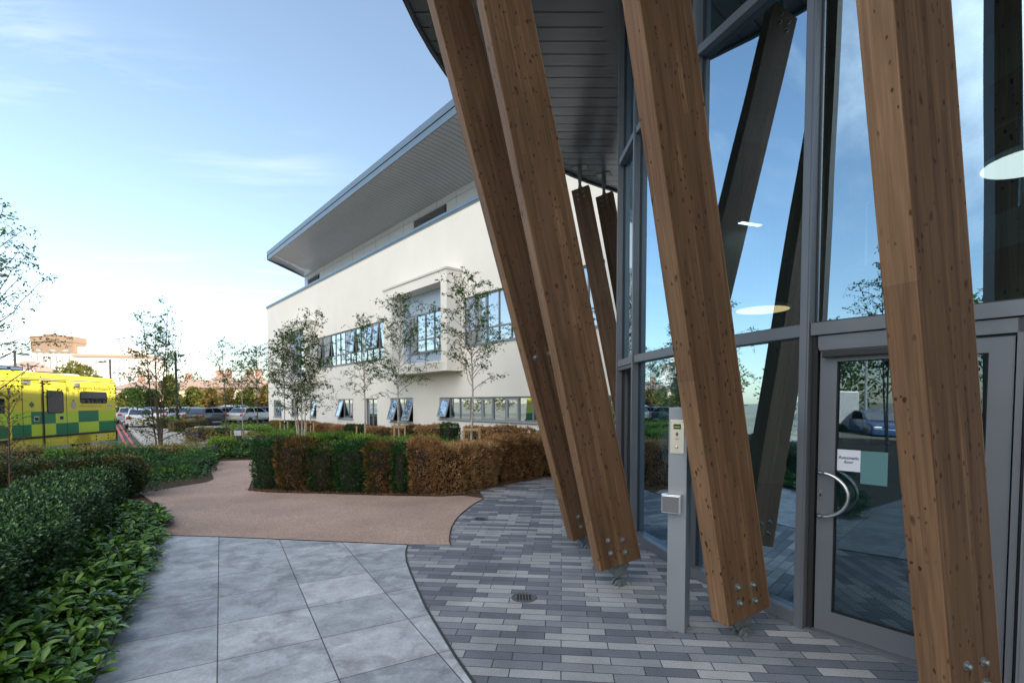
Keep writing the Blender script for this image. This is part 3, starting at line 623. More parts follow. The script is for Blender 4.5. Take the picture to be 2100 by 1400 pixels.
for i in range(len(G)):
    j = min(i, len(G) - 2); k = max(i - 1, 0); nn = (seg(j)[3] + seg(k)[3]).normalized(); out.append((G[i][0] + nn.x * .3, G[i][1] + nn.y * .3))
for i in range(len(G) - 1):
    mb.add([(*G[i], ZS - .006), (*G[i + 1], ZS - .006), (*out[i + 1], ZS - .006), (*out[i], ZS - .006)], [(0, 1, 2, 3)])
    mb.add([(*out[i], ZS - .006), (*out[i + 1], ZS - .006), (*out[i + 1], ZS), (*out[i], ZS)], [(0, 1, 2, 3)])
epart('soffit_border', mb, CSOFF)
# lamps in the lobby
LAMP = mat('lamp_disc', (.8, .75, .6), .4, emis=((1, .74, .45), 7)); LAMP2 = mat('lamp_disc_bright', (.8, .75, .6), .4, emis=((1, .6, .28), .9)); LAMP = mat('lamp_disc_white', (.8, .8, .8), .4, emis=((1, .92, .88), 1.1)); LSH = mat('lamp_rim', (.6, .6, .58), .4)
for (x, y, z, r, lb) in ((3.69, 7.5, 2.98, .38, 'round disc lamp hanging low in the lobby, left of the door'), (4.2, 4.12, 3.55, .35, 'round disc lamp near the right edge of the picture, high behind the glass')):
    t = thing('disc_lamp', (x, y, z), 0, lb, 'lamp', 'round disc lamps in the lobby')
    mb = MB(); mb.lathe([(r, 0), (r, .03), (r * .8, .07), (.02, .08)], 32); part('lamp_shade', mb, LSH, t, smooth=False)
    mb = MB(); mb.lathe([(r * .93, -.004), (r * .95, -.001)], 32); part('lamp_diffuser', mb, LAMP2 if y > 6 else LAMP, t)
    mb = MB(); [mb.tube([(q, 0, .07), (q * .6, 0, ZS - z - .02)], .004, 5) for q in (-.1, .1, 0)]; part('lamp_cable', mb, STEEL, t)
t = thing('strip_light', (4.47, 9.6, 4.96), R(20), 'small white strip light high inside the lobby glass', 'lamp')
mb = MB(); mb.box(-.25, .25, -.06, .06, 0, .05); part('lamp_body', mb, LSH, t); mb = MB(); mb.box(-.24, .24, -.05, .05, -.006, -.001); part('lamp_tube', mb, mat('cool_lamp', (.9, .9, .9), .4, emis=((.9, .95, 1), 3)), t)
mb = MB(); [mb.tube([(q, 0, .05), (q, 0, ZS - 4.98)], .004, 5) for q in (-.2, .2)]; part('lamp_cable', mb, STEEL, t)

# the tall hospital block that stands to the right, behind the entrance: its shade covers the forecourt
t = thing('hospital_main_block', (24, -4, 0), 0, 'tall rendered hospital block rising behind the round entrance', 'building')
mb = MB(); mb.box(-13, 12, -34, 14.5, -.3, 15.5); part('wall', mb, RENDER, t)
mb = MB()
for z in (1, 4.6, 8.2, 11.8): 
    for y in np.arange(-32, 8, 4): mb.box(-13.04, -13, y, y + 2.8, z, z + 1.8)
part('window', mb, WGLASS, t)

# ------------------------------------------------------------------ raking glulam columns
def column(x, y, az, tilt, label, low=.2, top=6.56, full_top=True, mid=False, W=.4, D=.145):
    a = R(az); t = R(tilt); h = Vector((math.cos(a), math.sin(a), 0)); ax = h * math.sin(t) + Vector((0, 0, math.cos(t))); u = h * math.cos(t) - Vector((0, 0, math.sin(t))); v = ax.cross(u)
    T = thing('timber_column', (x, y, 0), 0, label, 'column', 'raking timber columns under the canopy')
    B = Matrix((( u.x, v.x, ax.x, 0), (u.y, v.y, ax.y, 0), (u.z, v.z, ax.z, 0), (0, 0, 0, 1)))
    l0 = low / math.cos(t); l1 = top / math.cos(t)
    mb = MB(); mb.box(-W / 2, W / 2, -D / 2, D / 2, l0, l1)
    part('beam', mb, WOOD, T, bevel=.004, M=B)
    def bolts(zz, flip=1):
        for (bx, bz) in ((-.06, .0), (.075, .03), (-.06, .115), (.075, .145)):
            mb = MB()
            for s in (1, -1):
                Mx = B @ Matrix.Translation((bx, s * D / 2, zz + bz * flip)) @ Matrix.Rotation(R(-90 * s), 4, 'X')
                mb.lathe([(.024, -.002), (.024, .004), (.015, .005), (.0135, .02), (.009, .027), (.002, .029)], 14, M=Mx)
            part('bolt', mb, GALV, T, smooth=False)
    bolts(l0 + .1)
    if mid:
        for bx in (-.07, .1):
            mb = MB()
            for s in (1, -1): mb.lathe([(.028, -.002), (.028, .004), (.017, .005), (.015, .02), (.004, .027)], 14, M=B @ Matrix.Translation((bx, s * D / 2, 2.2)) @ Matrix.Rotation(R(-90 * s), 4, 'X'))
            part('bolt', mb, GALV, T)
    # base shoe: knife plate, two clevis cheeks, pin and ground plate
    pin = ax * max(.075, l0 - .09)
    mb = MB(); Mp = Matrix.Translation(pin)
    px = [(-.1, l0 + .01), (.1, l0 + .01), (.1, l0 - .04), (.05, max(.03, l0 - .13)), (-.05, max(.03, l0 - .13)), (-.1, l0 - .04)]
    def plate(poly, y0, y1, MM):
        n = len(poly); vs = [MM @ Vector((p, y0, q)) for p, q in poly] + [MM @ Vector((p, y1, q)) for p, q in poly]
        fs = [(i, (i + 1) % n, (i + 1) % n + n, i + n) for i in range(n)] + [tuple(range(n)), tuple(range(2 * n - 1, n - 1, -1))]
        mb.add(vs, fs)
    plate(px, -.011, .011, B)
    Bz = Matrix(((h.x, v.x, 0, pin.x), (h.y, v.y, 0, pin.y), (0, 0, 1, 0), (0, 0, 0, 1)))
    zb = -pin.z
    cheek = [(-.125, zb + .014), (.125, zb + .014), (.115, zb + .03), (.062, .01)] + [(.06 * math.cos(q), .06 * math.sin(q)) for q in np.linspace(.25, math.pi - .25, 9)] + [(-.062, .01), (-.115, zb + .03)]
    plate(cheek, .018, .036, Bz); plate(cheek, -.036, -.018, Bz)
    mb.box(-.17, .17, -.1, .1, zb, zb + .014, M=Bz)
    mb.lathe([(.026, -.056), (.03, -.037), (.016, -.036), (.016, .036), (.03, .037), (.026, .056)], 12, M=Bz @ Matrix.Rotation(R(90), 4, 'X'))
    part('base_shoe', mb, GALV, T)
    if full_top:
        tp = ax * (l1 + .09)
        mb = MB()
        plate([(-.06, l1 - .01), (.06, l1 - .01), (.03, l1 + .1), (-.03, l1 + .1)], -.01, .01, B)
        Bt = Matrix(((h.x, v.x, 0, tp.x), (h.y, v.y, 0, tp.y), (0, 0, 1, tp.z), (0, 0, 0, 1)))
        hh = ZS - tp.z
        plate([(-.02, -.04), (.02, -.04), (.045, hh * .55), (.035, hh), (-.035, hh), (-.045, hh * .55)], .013, .03, Bt); plate([(-.02, -.04), (.02, -.04), (.045, hh * .55), (.035, hh), (-.035, hh), (-.045, hh * .55)], -.03, -.013, Bt)
        mb.box(-.16, .16, -.11, .11, hh - .012, hh - .001, M=Bt)
        part('top_bracket', mb, GALV, T)
        bolts(l1 - .1, -1)
    return T
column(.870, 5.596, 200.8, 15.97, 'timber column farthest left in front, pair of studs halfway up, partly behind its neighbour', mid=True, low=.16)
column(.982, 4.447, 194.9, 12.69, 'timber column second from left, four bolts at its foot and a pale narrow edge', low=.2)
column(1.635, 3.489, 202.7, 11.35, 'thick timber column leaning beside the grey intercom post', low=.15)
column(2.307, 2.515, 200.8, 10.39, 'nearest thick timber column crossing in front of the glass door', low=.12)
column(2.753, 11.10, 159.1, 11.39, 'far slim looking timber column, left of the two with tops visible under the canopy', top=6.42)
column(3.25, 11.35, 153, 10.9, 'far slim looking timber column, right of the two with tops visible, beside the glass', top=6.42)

# ------------------------------------------------------------------ intercom post
pa = math.atan2(-.055, .1)
P = thing('intercom_post', (1.10, 3.535, 0), pa, 'slim grey metal intercom post with steel call panel and card reader', 'intercom post')
PM = mat('post_grey', (.24, .26, .285), .42, .4, var=.05, scale=3)
mb = MB(); mb.box(0, .125, 0, .2, .0, 1.585); part('post_body', mb, PM, P, bevel=.004)
mb = MB(); mb.box(.012, .105, -.0065, -.001, 1.265, 1.5); CPn = part('call_panel', mb, mat('brushed_brass_steel', (.55, .52, .44), .35, .8), P, bevel=.001)
mb = MB(); mb.box(.034, .084, -.008, -.0068, 1.435, 1.47); part('screen', mb, mat('dark_screen', (.03, .05, .02), .15), CPn)
mb = MB(); mb.box(.04, .078, -.0092, -.0082, 1.447, 1.455); part('screen_glow', mb, mat('screen_green', (.3, .35, .05), .4), CPn)
mb = MB(); mb.add([(.058, -.0078, 1.382), (.047, -.0078, 1.4), (.058, -.0078, 1.418), (.069, -.0078, 1.4), (.058, -.0068, 1.382), (.047, -.0068, 1.4), (.058, -.0068, 1.418), (.069, -.0068, 1.4)], [(3, 2, 1, 0), (0, 1, 5, 4), (1, 2, 6, 5), (2, 3, 7, 6), (3, 0, 4, 7)]); part('speaker_grille', mb, mat('grille_brown', (.12, .06, .05), .6), CPn)
mb = MB(); mb.box(.044, .074, -.0078, -.0068, 1.368, 1.371); mb.box(.05, .067, -.0078, -.0068, 1.361, 1.363); part('engraved_line', mb, METALD, CPn)
mb = MB(); mb.lathe([(.01, 0), (.01, .006), (.006, .009), (.001, .01)], 16, M=Matrix.Translation((.058, -.0066, 1.312)) @ Matrix.Rotation(R(90), 4, 'X')); part('call_button', mb, STEEL, CPn)
for x in (.022, .095):
    for z in (1.28, 1.485):
        mb = MB(); mb.lathe([(.0045, 0), (.004, .003), (.001, .004)], 10, M=Matrix.Translation((x, -.0066, z)) @ Matrix.Rotation(R(90), 4, 'X')); part('screw', mb, STEEL, CPn)
mb = MB(); mb.box(-.03, .1, -.075, -.001, .855, .985, 0); mb.box(-.022, .092, -.081, -.0755, .863, .977, 1); part('card_reader', mb, [STEEL, mat('reader_face', (.16, .16, .17), .3, .4)], P, bevel=.004)

# ------------------------------------------------------------------ drain covers
for (x, y, lb) in ((.1, 4.13, 'round drain cover in the grey block paving, the nearer of two'), (-.44, 6.95, 'small round drain cover near the resin path edge, the farther of two')):
    t = thing('drain_cover', (x, y, 0), 0, lb, 'drain cover', 'drain covers in the paving')
    mb = MB(); mb.lathe([(.105, .001), (.105, .007), (.09, .008), (.085, .004), (.004, .0035)], 28); part('cover_ring', mb, mat('cast_grey', (.13, .14, .15), .5, .5), t)
    mb = MB(); [mb.box(q - .007, q + .007, -.06, .06, .0045, .0065) for q in (-.05, -.025, 0, .025, .05)]; part('slot', mb, RUBBER, t)

# ------------------------------------------------------------------ foliage generators
def rot_basis(D, roll):
    """D (n,3) unit directions -> side and normal vectors"""
    ref = np.where(np.abs(D[:, 2:3]) > .92, np.array([[1., 0, 0]]), np.array([[0, 0, 1.]]))
    s = np.cross(D, ref); s /= np.linalg.norm(s, axis=1, keepdims=True) + 1e-9; nn = np.cross(s, D)
    c, q = np.cos(roll)[:, None], np.sin(roll)[:, None]
    return s * c + nn * q, nn * c - s * q
def leaves(P, D, L, Wd, fold=.25, droop=0.):
    """diamond leaves folded along the midrib: 4 verts, 2 tris each -> 1 quad here kept as two triangles"""
    n = len(P); D = D / (np.linalg.norm(D, axis=1, keepdims=True) + 1e-9); S, Nn = rot_basis(D, rng.uniform(-1.2, 1.2, n))
    L = np.asarray(L)[:, None] if np.ndim(L) else L; Wd = np.asarray(Wd)[:, None] if np.ndim(Wd) else Wd
    a = P; tip = P + D * L + np.array([0, 0, -1.]) * droop * L; mid = P + D * L * .48
    l_ = mid + S * Wd / 2 + Nn * Wd * fold; r_ = mid - S * Wd / 2 + Nn * Wd * fold
    V = np.stack([a, l_, tip, r_], 1).reshape(-1, 3); b = np.arange(n)[:, None] * 4
    F = np.concatenate([b + np.array([[0, 1, 2]]), b + np.array([[0, 2, 3]])], 1).reshape(-1, 3)
    return V, F
def big_leaves(P, D, L, Wd, droop=.25):
    """longer leaf: 3 stations, folded midrib, arching"""
    n = len(P); D = D / (np.linalg.norm(D, axis=1, keepdims=True) + 1e-9); S, Nn = rot_basis(D, rng.uniform(-.5, .5, n))
    L = np.asarray(L)[:, None]; Wd = np.asarray(Wd)[:, None]; dn = np.array([[0, 0, -1.]])
    pts = []
    for t, wf in ((0, .12), (.3, .8), (.62, 1.), (.85, .55), (1., .03)):
        c = P + D * L * t + dn * droop * L * t * t; pts += [c + S * Wd * wf / 2 + Nn * Wd * wf * .18, c, c - S * Wd * wf / 2 + Nn * Wd * wf * .18]
    V = np.stack(pts, 1).reshape(-1, 3); b = np.arange(n)[:, None] * 15; F = []
    for k in range(4):
        o = k * 3
        F += [[o, o + 1, o + 4, o + 3], [o + 1, o + 2, o + 5, o + 4]]
    F = np.concatenate([b + np.array([f]) for f in F], 1).reshape(-1, 4)
    return V, F
def blades(P, az, L, Wd, lean):
    """arching grass blades, 5 stations"""
    n = len(P); h = np.stack([np.cos(az), np.sin(az), 0 * az], 1); s = np.stack([-np.sin(az), np.cos(az), 0 * az], 1); pts = []
    up = np.array([[0, 0, 1.]])
    for t in (0, .35, .65, .88, 1.):
        c = P + h * (lean * L * t ** 1.8)[:, None] + up * (L * (t - .38 * lean * t ** 2.6))[:, None]; wf = (1 - t ** 1.5) * .5 + .02
        pts += [c + s * (Wd * wf)[:, None], c - s * (Wd * wf)[:, None]]
    V = np.stack(pts, 1).reshape(-1, 3); b = np.arange(n)[:, None] * 10
    F = np.concatenate([b + np.array([[k * 2, k * 2 + 1, k * 2 + 3, k * 2 + 2]]) for k in range(4)], 1).reshape(-1, 4)
    return V, F
def tri(F): return np.concatenate([F[:, [0, 1, 2]], F[:, [0, 2, 3]]], 0)
YEW_G = leafmat('yew_green', [(.012, .04, .014), (.022, .075, .024), (.035, .11, .03), (.08, .16, .04)], .6, .2, spec=.2)
YEW_M = leafmat('yew_mixed', [(.02, .05, .016), (.05, .08, .022), (.26, .12, .045), (.46, .27, .12)], .6, .2, patch=5, spec=.2)
YEW_DM = leafmat('yew_dark_mixed', [(.012, .035, .014), (.03, .065, .02), (.055, .085, .025), (.3, .18, .08)], .6, .2, patch=4, spec=.2)
YEW_B = leafmat('yew_brown', [(.09, .04, .018), (.25, .13, .055), (.42, .235, .1), (.6, .38, .19)], .6, .25, patch=4, spec=.2)
YEW_B2 = leafmat('yew_golden', [(.13, .065, .028), (.33, .185, .08), (.52, .32, .15), (.7, .49, .27)], .6, .25, patch=4, spec=.2)
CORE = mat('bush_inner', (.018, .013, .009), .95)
def box_bush(w_, d_, h_, n, L, Wd, m, taper=.12, seed=0, up=.7, gaps=0.12):
    """clipped bush: leaves through the outer shell of a rounded box with an uneven skin"""
    r = np.random.default_rng(seed)
    u = r.uniform(-1, 1, (n * 3, 3)); u[:, 2] = r.uniform(0, 1, n * 3)
    # push to shell
    f = r.integers(0, 5, n * 3); sh = 1 - np.abs(r.normal(0, .07, n * 3))
    u[f == 0, 0] = sh[f == 0]; u[f == 1, 0] = -sh[f == 1]; u[f == 2, 1] = sh[f == 2]; u[f == 3, 1] = -sh[f == 3]; u[f == 4, 2] = sh[f == 4]
    # area weighting
    ar = np.array([d_ * h_, d_ * h_, w_ * h_, w_ * h_, w_ * d_]); pr = ar / ar.max(); keep = r.uniform(0, 1, n * 3) < pr[f]
    u = u[keep][:n]; f = f[keep][:n]
    k = 1 - .24 * np.maximum(0, np.abs(u[:, 0]) + np.abs(u[:, 1]) - 1.15)[:, None]
    P = np.stack([u[:, 0] * w_ / 2, u[:, 1] * d_ / 2, u[:, 2] * h_], 1); P[:, :2] *= (k if w_ < 2.2 else 1 - (1 - k) * np.array([[.12, .7]]))
    z = u[:, 2]; tp = 1 - taper * (1 - z) ** 2 - .09 * np.maximum(0, z - .8) * 6
    P[:, 0] *= tp; P[:, 1] *= tp
    ph = r.uniform(0, 6, 6)
    wob = np.sin(P[:, 0] * 9 + ph[0] + P[:, 2] * 7) * .5 + np.sin(P[:, 1] * 11 + ph[1] - P[:, 2] * 5) * .5 + np.sin(P[:, 0] * 23 + P[:, 1] * 19 + P[:, 2] * 21 + ph[2]) * .6
    nr = np.zeros_like(P); nr[f == 0, 0] = 1; nr[f == 1, 0] = -1; nr[f == 2, 1] = 1; nr[f == 3, 1] = -1; nr[f == 4, 2] = 1
    P += nr * (wob * .032)[:, None] + nr * np.abs(r.normal(0, .022, len(P)))[:, None]; P[:, 2] = np.maximum(P[:, 2], .02)
    Dd = nr + r.normal(0, .55, P.shape); Dd[:, 2] += up
    stray = r.uniform(0, 1, len(P)) < .03; P[stray] += nr[stray] * r.uniform(.01, .07, stray.sum())[:, None]; P[stray, 2] += r.uniform(0, .03, stray.sum())
    V, F = leaves(P, Dd, r.uniform(.6, 1.3, len(P)) * L, r.uniform(.7, 1.2, len(P)) * Wd)
    # core
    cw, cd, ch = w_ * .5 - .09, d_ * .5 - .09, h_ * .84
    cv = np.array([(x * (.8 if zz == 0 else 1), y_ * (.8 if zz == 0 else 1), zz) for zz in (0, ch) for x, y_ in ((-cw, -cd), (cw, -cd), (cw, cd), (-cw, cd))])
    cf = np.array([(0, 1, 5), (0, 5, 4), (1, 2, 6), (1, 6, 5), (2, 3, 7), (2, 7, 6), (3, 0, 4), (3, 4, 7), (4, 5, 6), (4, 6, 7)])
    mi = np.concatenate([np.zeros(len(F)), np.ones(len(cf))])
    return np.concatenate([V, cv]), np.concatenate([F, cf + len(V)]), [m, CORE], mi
def bush_obj(name, loc, rz, args, label, cat, group):
    V, F, ms, mi = box_bush(*args[0], **args[1]); o = link(name, rawmesh(name, V, F, ms, mi)); o.location = loc; o.rotation_euler = (0, 0, rz)
    return tag(o, label, cat, group)
# front row of yews along the paving edge: (px left, px right, kind)
def onray(x, Y): return ((x - 1050) / 1034 * Y, Y)
BASE = [(505, 9.28), (560, 9.05), (650, 8.95), (780, 8.75), (900, 8.66), (960, 8.9), (1020, 9.75), (1070, 10.35), (1120, 10.9), (1160, 11.3), (1200, 11.7), (1250, 12.1)]
def baseY(x):
    for (a, ya), (b, yb) in zip(BASE, BASE[1:]):
        if x <= b: return ya + (yb - ya) * (x - a) / (b - a)
    return 12.1
YW = [(500, 550, YEW_G, 'round topped green yew clump at the left end of the front hedge row'),
      (551, 620, YEW_M, 'yew clump mottled brown and green, second from the left end of the front row'),
      (618, 676, YEW_DM, 'dark green yew clump with brown flecks, third from the left end of the front row'),
      (674, 738, YEW_G, 'leaning deep green yew clump in the middle of the front row'),
      (738, 795, YEW_M, 'brown yew clump between two green clumps of the front row'),
      (795, 832, YEW_G, 'narrow green yew clump just right of the middle of the front row'),
      (831, 892, YEW_B, 'dead brown yew clump right of the narrow green one in the front row'),
      (890, 972, YEW_B2, 'large dead golden brown yew clump where the front row turns the corner'),
      (965, 1040, YEW_B2, 'dead golden brown yew clump second past the corner along the block paving'),
      (1025, 1090, YEW_B, 'dead brown yew clump third past the corner along the block paving'),
      (1075, 1130, YEW_B, 'dead brown yew clump beside the foot of the leftmost timber column'),
      (1120, 1172, YEW_B, 'dead brown yew clump seen behind the leftmost timber columns'),
      (1165, 1230, YEW_B2, 'last dead brown yew clump of the front row, hidden behind the columns')]
for i, (a, b, m, lb) in enumerate(YW):
    xc = (a + b) / 2; Y = baseY(xc); ww = (b - a) / 1034 * Y; ang = 0
    p0 = onray(a, baseY(a)); p1 = onray(b, baseY(b)); v = Vector((p1[0] - p0[0], p1[1] - p0[1])); ww = v.length * 1.06; ang = math.atan2(v.y, v.x); nn = Vector((-v.y, v.x)).normalized()
    c = Vector(((p0[0] + p1[0]) / 2, (p0[1] + p1[1]) / 2)) + nn * .36
    hgt = .85 + .06 * math.sin(i * 2.3) + .03 * math.cos(i * 5.1); den = int(8500 * ww)
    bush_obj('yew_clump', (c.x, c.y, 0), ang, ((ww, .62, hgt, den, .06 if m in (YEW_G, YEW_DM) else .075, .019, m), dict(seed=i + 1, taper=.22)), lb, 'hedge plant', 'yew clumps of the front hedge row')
# second row near the white building
def backY(x): return 16.04 / ((x - 1050) / 1034 + .968)
BK = [(1040, 1074, YEW_B, 'brown yew clump at the right end of the rear row below the long ribbon window'), (1005, 1040, YEW_B, 'brown yew clump second from the right end of the rear row'), (972, 1006, YEW_B2, 'golden brown yew clump right of the nearest staked birch in the rear row'), (943, 973, YEW_B2, 'golden brown yew clump behind the nearest staked birch'),
      (897, 919, YEW_G, 'narrow green yew clump beside the exposed brick plinth'), (872, 897, YEW_B2, 'golden brown yew clump left of the narrow green one by the plinth'), (842, 873, YEW_B2, 'golden brown yew clump right of the second staked birch'), (824, 843, YEW_M, 'dark mottled yew clump just behind the second staked birch'), (796, 824, YEW_B2, 'brown yew clump below the pair of open windows'), (774, 798, YEW_M, 'dark mottled yew clump right of the glazed side door'),
      (741, 775, YEW_B2, 'brown yew clump below the glazed side door'), (700, 741, YEW_DM, 'dark green yew clump left of the glazed side door in the rear row'), (668, 702, YEW_B2, 'brown yew clump far along the rear row behind green perennials'), (634, 668, YEW_B, 'brown yew clump behind the white stemmed birch group'), (600, 634, YEW_B, 'small brown yew clump farther left of the birch group'), (572, 600, YEW_DM, 'dark small yew clump near the left corner of the white building'), (548, 573, YEW_B, 'last small brown yew clump at the left end of the rear row')]
for i, (a, b, m, lb) in enumerate(BK):
    p0 = onray(a, backY(a)); p1 = onray(b, backY(b)); v = Vector((p1[0] - p0[0], p1[1] - p0[1])); nn = Vector((-v.y, v.x)).normalized()
    c = Vector(((p0[0] + p1[0]) / 2, (p0[1] + p1[1]) / 2)) + nn * .35; ww = min(v.length * 1.03, 3.2)
    bush_obj('yew_clump', (c.x, c.y, gz(c.x, c.y)), math.atan2(v.y, v.x), ((ww, .6, .72 + .05 * math.sin(i * 1.9), int(3000 * ww), .075, .028, m), dict(seed=50 + i, taper=.1)), lb, 'hedge plant', 'yew clumps of the rear hedge row')
c = onray(1105, 15.3); bush_obj('dark_shrub', (c[0], c[1], 0), 0, ((.45, .45, .75, 1500, .05, .02, YEW_G), dict(seed=90)), 'small dark green shrub against the white wall beside the leftmost column', 'shrub', None)

# clipped box hedge and laurel border on the left
BOXG = leafmat('box_leaf_green', [(.01, .035, .016), (.02, .065, .026), (.035, .1, .035), (.075, .17, .045), (.17, .3, .08)], .35, .15, spec=.5)
BOXT = leafmat('box_leaf_tipped', [(.015, .045, .018), (.035, .08, .026), (.12, .12, .035), (.46, .26, .1)], .4, .15, spec=.4, patch=3)
hd = Vector((.5, -.866)); hn = Vector((-.866, -.5))
def hedge_piece(p0, p1, d_, h_, m, n, seed, label, lw=.022, ln=.03):
    v = Vector(p1) - Vector(p0); ln_ = v.length; nn = Vector((v.y, -v.x)).normalized()
    if nn.x > 0: nn = -nn
    c = (Vector(p0) + Vector(p1)) / 2 + nn * d_ / 2
    V, F, ms, mi = box_bush(ln_, d_, h_, n, ln, lw, m, taper=.12, seed=seed, up=.35)
    nearv = np.random.default_rng(seed)
    V[:, 2] *= 1 + .05 * np.sin(V[:, 0] * 3.1 + seed)
    V[:, 1] += .04 * np.sin(V[:, 0] * 4.3 + seed * 2) + .03 * np.sin(V[:, 2] * 9 + V[:, 0] * 7)
    o = link('box_hedge', rawmesh('box_hedge', V, F, ms, mi)); o.location = (c.x, c.y, 0); o.rotation_euler = (0, 0, math.atan2(v.y, v.x))
    return tag(o, label, 'hedge')
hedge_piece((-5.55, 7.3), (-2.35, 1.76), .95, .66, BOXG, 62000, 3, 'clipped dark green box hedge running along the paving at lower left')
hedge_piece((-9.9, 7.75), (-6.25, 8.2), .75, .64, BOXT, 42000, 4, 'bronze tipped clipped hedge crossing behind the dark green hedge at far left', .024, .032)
LAUR = leafmat('laurel_leaf', [(.03, .085, .016), (.07, .17, .024), (.14, .28, .035), (.24, .4, .06)], .26, .2, spec=.6)
def laurel(p0, p1, wd, n, seed, label):
    r = np.random.default_rng(seed); P = []; D = []; L = []; Wd_ = []
    v = Vector(p1) - Vector(p0)
    for i in range(n):
        t = r.uniform(0, 1); o = r.uniform(0, 1); base = Vector(p0) + v * t + hn * (-wd + o * wd * 2) * .5
        h = (.07 + .24 * o ** .8) * r.uniform(.75, 1.15); k = r.integers(6, 11); a0 = r.uniform(0, 6.28); ln = Vector((r.normal(0, .05), r.normal(0, .05)))
        for q in range(k):
            a = a0 + q * 2.4; el = r.uniform(.15, 1.1); P.append((base.x + ln.x, base.y + ln.y, h - q * .008)); D.append((math.cos(a) * math.cos(el) + .35 * (1 - o), math.sin(a) * math.cos(el), math.sin(el)))
            L.append(r.uniform(.085, .15)); Wd_.append(r.uniform(.03, .046))
    V, F = big_leaves(np.array(P), np.array(D), np.array(L), np.array(Wd_), .3)
    o = link('laurel_border', rawmesh('laurel_border', V, F, LAUR))
    o.data.polygons.foreach_set('use_smooth', [True] * len(o.data.polygons))
    return tag(o, label, kind='stuff')
laurel((-5.12, 6.92), (-2.08, 1.66), .56, 1050, 11, 'low glossy laurel edging the box hedge beside the slabs')

# ------------------------------------------------------------------ birch trees
BL = leafmat('birch_leaf', [(.016, .05, .008), (.03, .09, .012), (.055, .14, .018), (.1, .2, .03)], .65, .4, spec=.08)
BLw = leafmat('birch_leaf_autumn', [(.03, .06, .014), (.08, .1, .02), (.2, .14, .03), (.3, .13, .03)], .5, .3)
def birch_mesh(height, spread, seed, stems=1, leafn=2600, leaf=.055, clear=.3, m=BL, bark=BARK, lean=0):
    r = np.random.default_rng(seed); tb = MB(); LP = []; LD = []
    wood_r = height * .0065
    for s in range(stems):
        a = r.uniform(0, 6.28) if stems == 1 else s * 6.28 / stems + r.uniform(-.4, .4)
        bx, by = (0, 0) if stems == 1 else (math.cos(a) * .08, math.sin(a) * .08)
        hh = height * (1 if s == 0 else r.uniform(.78, .97)); sprd = (0 if stems == 1 else r.uniform(.05, .16)) * hh
        pts = []; K = 12; wx, wy = r.normal(0, .04, 2)
        for k in range(K + 1):
            t = k / K
            pts.append(Vector((bx + math.cos(a) * sprd * t ** 1.2 + wx * math.sin(t * 5) * hh * .22 + lean * t, by + math.sin(a) * sprd * t ** 1.2 + wy * math.sin(t * 4 + 1) * hh * .22, hh * t)))
        rad = [wood_r * (1 - .86 * (k / K)) * (1 if stems == 1 else .75) + .002 for k in range(K + 1)]
        rad[0] *= 1.35
        tb.tube(pts, rad, 7)
        nb = int(26 + height * 4) if stems == 1 else int(20 + height * 2)
        def at(t):
            q = t * K; i = min(int(q), K - 1); return pts[i].lerp(pts[i + 1], q - i)
        for b in range(nb):
            t = clear + (1 - clear) * ((b + r.uniform(0, .9)) / nb) ** .9
            if t > .985: t = .985
            tt = (t - clear) / (1 - clear); prof = max(.02, math.sin(min(1, tt * .76 + .22) ** .8 * math.pi)) ** .9
            ln = max(.16, spread * (.18 + 1.25 * prof) * r.uniform(.65, 1.2)) * (1 if stems == 1 else .72)
            az = b * 2.4 + r.uniform(-.5, .5) + s; el = r.uniform(.3, .85) + .35 * t
            p = at(t); d = Vector((math.cos(az) * math.cos(el), math.sin(az) * math.cos(el), math.sin(el))); bp = [p]; n_ = 6
            for k in range(n_):
                d = (d + Vector((r.normal(0, .14), r.normal(0, .14), r.normal(-.06 - .05 * k / n_ * 2, .08)))).normalized(); bp.append(bp[-1] + d * ln / n_)
            br = max(.0035, wood_r * .38 * (1 - t * .6)); tb.tube(bp, [br * (1 - .75 * k / n_) + .0012 for k in range(n_ + 1)], 4, 1, cap=False)
            ntw = int(3 + ln * 7)
            for q in range(ntw):
                f = r.uniform(.22, 1) * n_; i = min(int(f), n_ - 1); p2 = bp[i].lerp(bp[i + 1], f - i)
                d2 = (d * .5 + Vector((r.normal(0, .7), r.normal(0, .7), r.normal(.05, .5)))).normalized(); l2 = r.uniform(.12, .42) * (ln ** .5) * .8
                e = p2 + d2 * l2 - Vector((0, 0, l2 * .18)); mid_ = p2.lerp(e, .5) + Vector((0, 0, l2 * .06)); tb.tube([p2, mid_, e], [.0028, .002, .001], 3, 1, cap=False)
                nl = int(r.integers(4, 10))
                for z in range(nl):
                    g = r.uniform(.15, 1.05); pp = p2.lerp(e, g); LP.append(pp + Vector((r.normal(0, .02), r.normal(0, .02), r.normal(0, .02)))); LD.append((r.normal(0, .8) + d2.x * .5, r.normal(0, .8) + d2.y * .5, r.normal(-.45, .5)))
    LP = np.array(LP); LD = np.array(LD)
    if len(LP) > leafn: k = r.permutation(len(LP))[:leafn]; LP = LP[k]; LD = LD[k]
    V, F = leaves(LP, LD, r.uniform(.7, 1.25, len(LP)) * leaf, r.uniform(.75, 1.15, len(LP)) * leaf * .72, fold=.12)
    return tb.mesh('trunk', [bark, mat('birch_twig', (.11, .075, .055), .8)], smooth=True), rawmesh('crown', V, F, m)
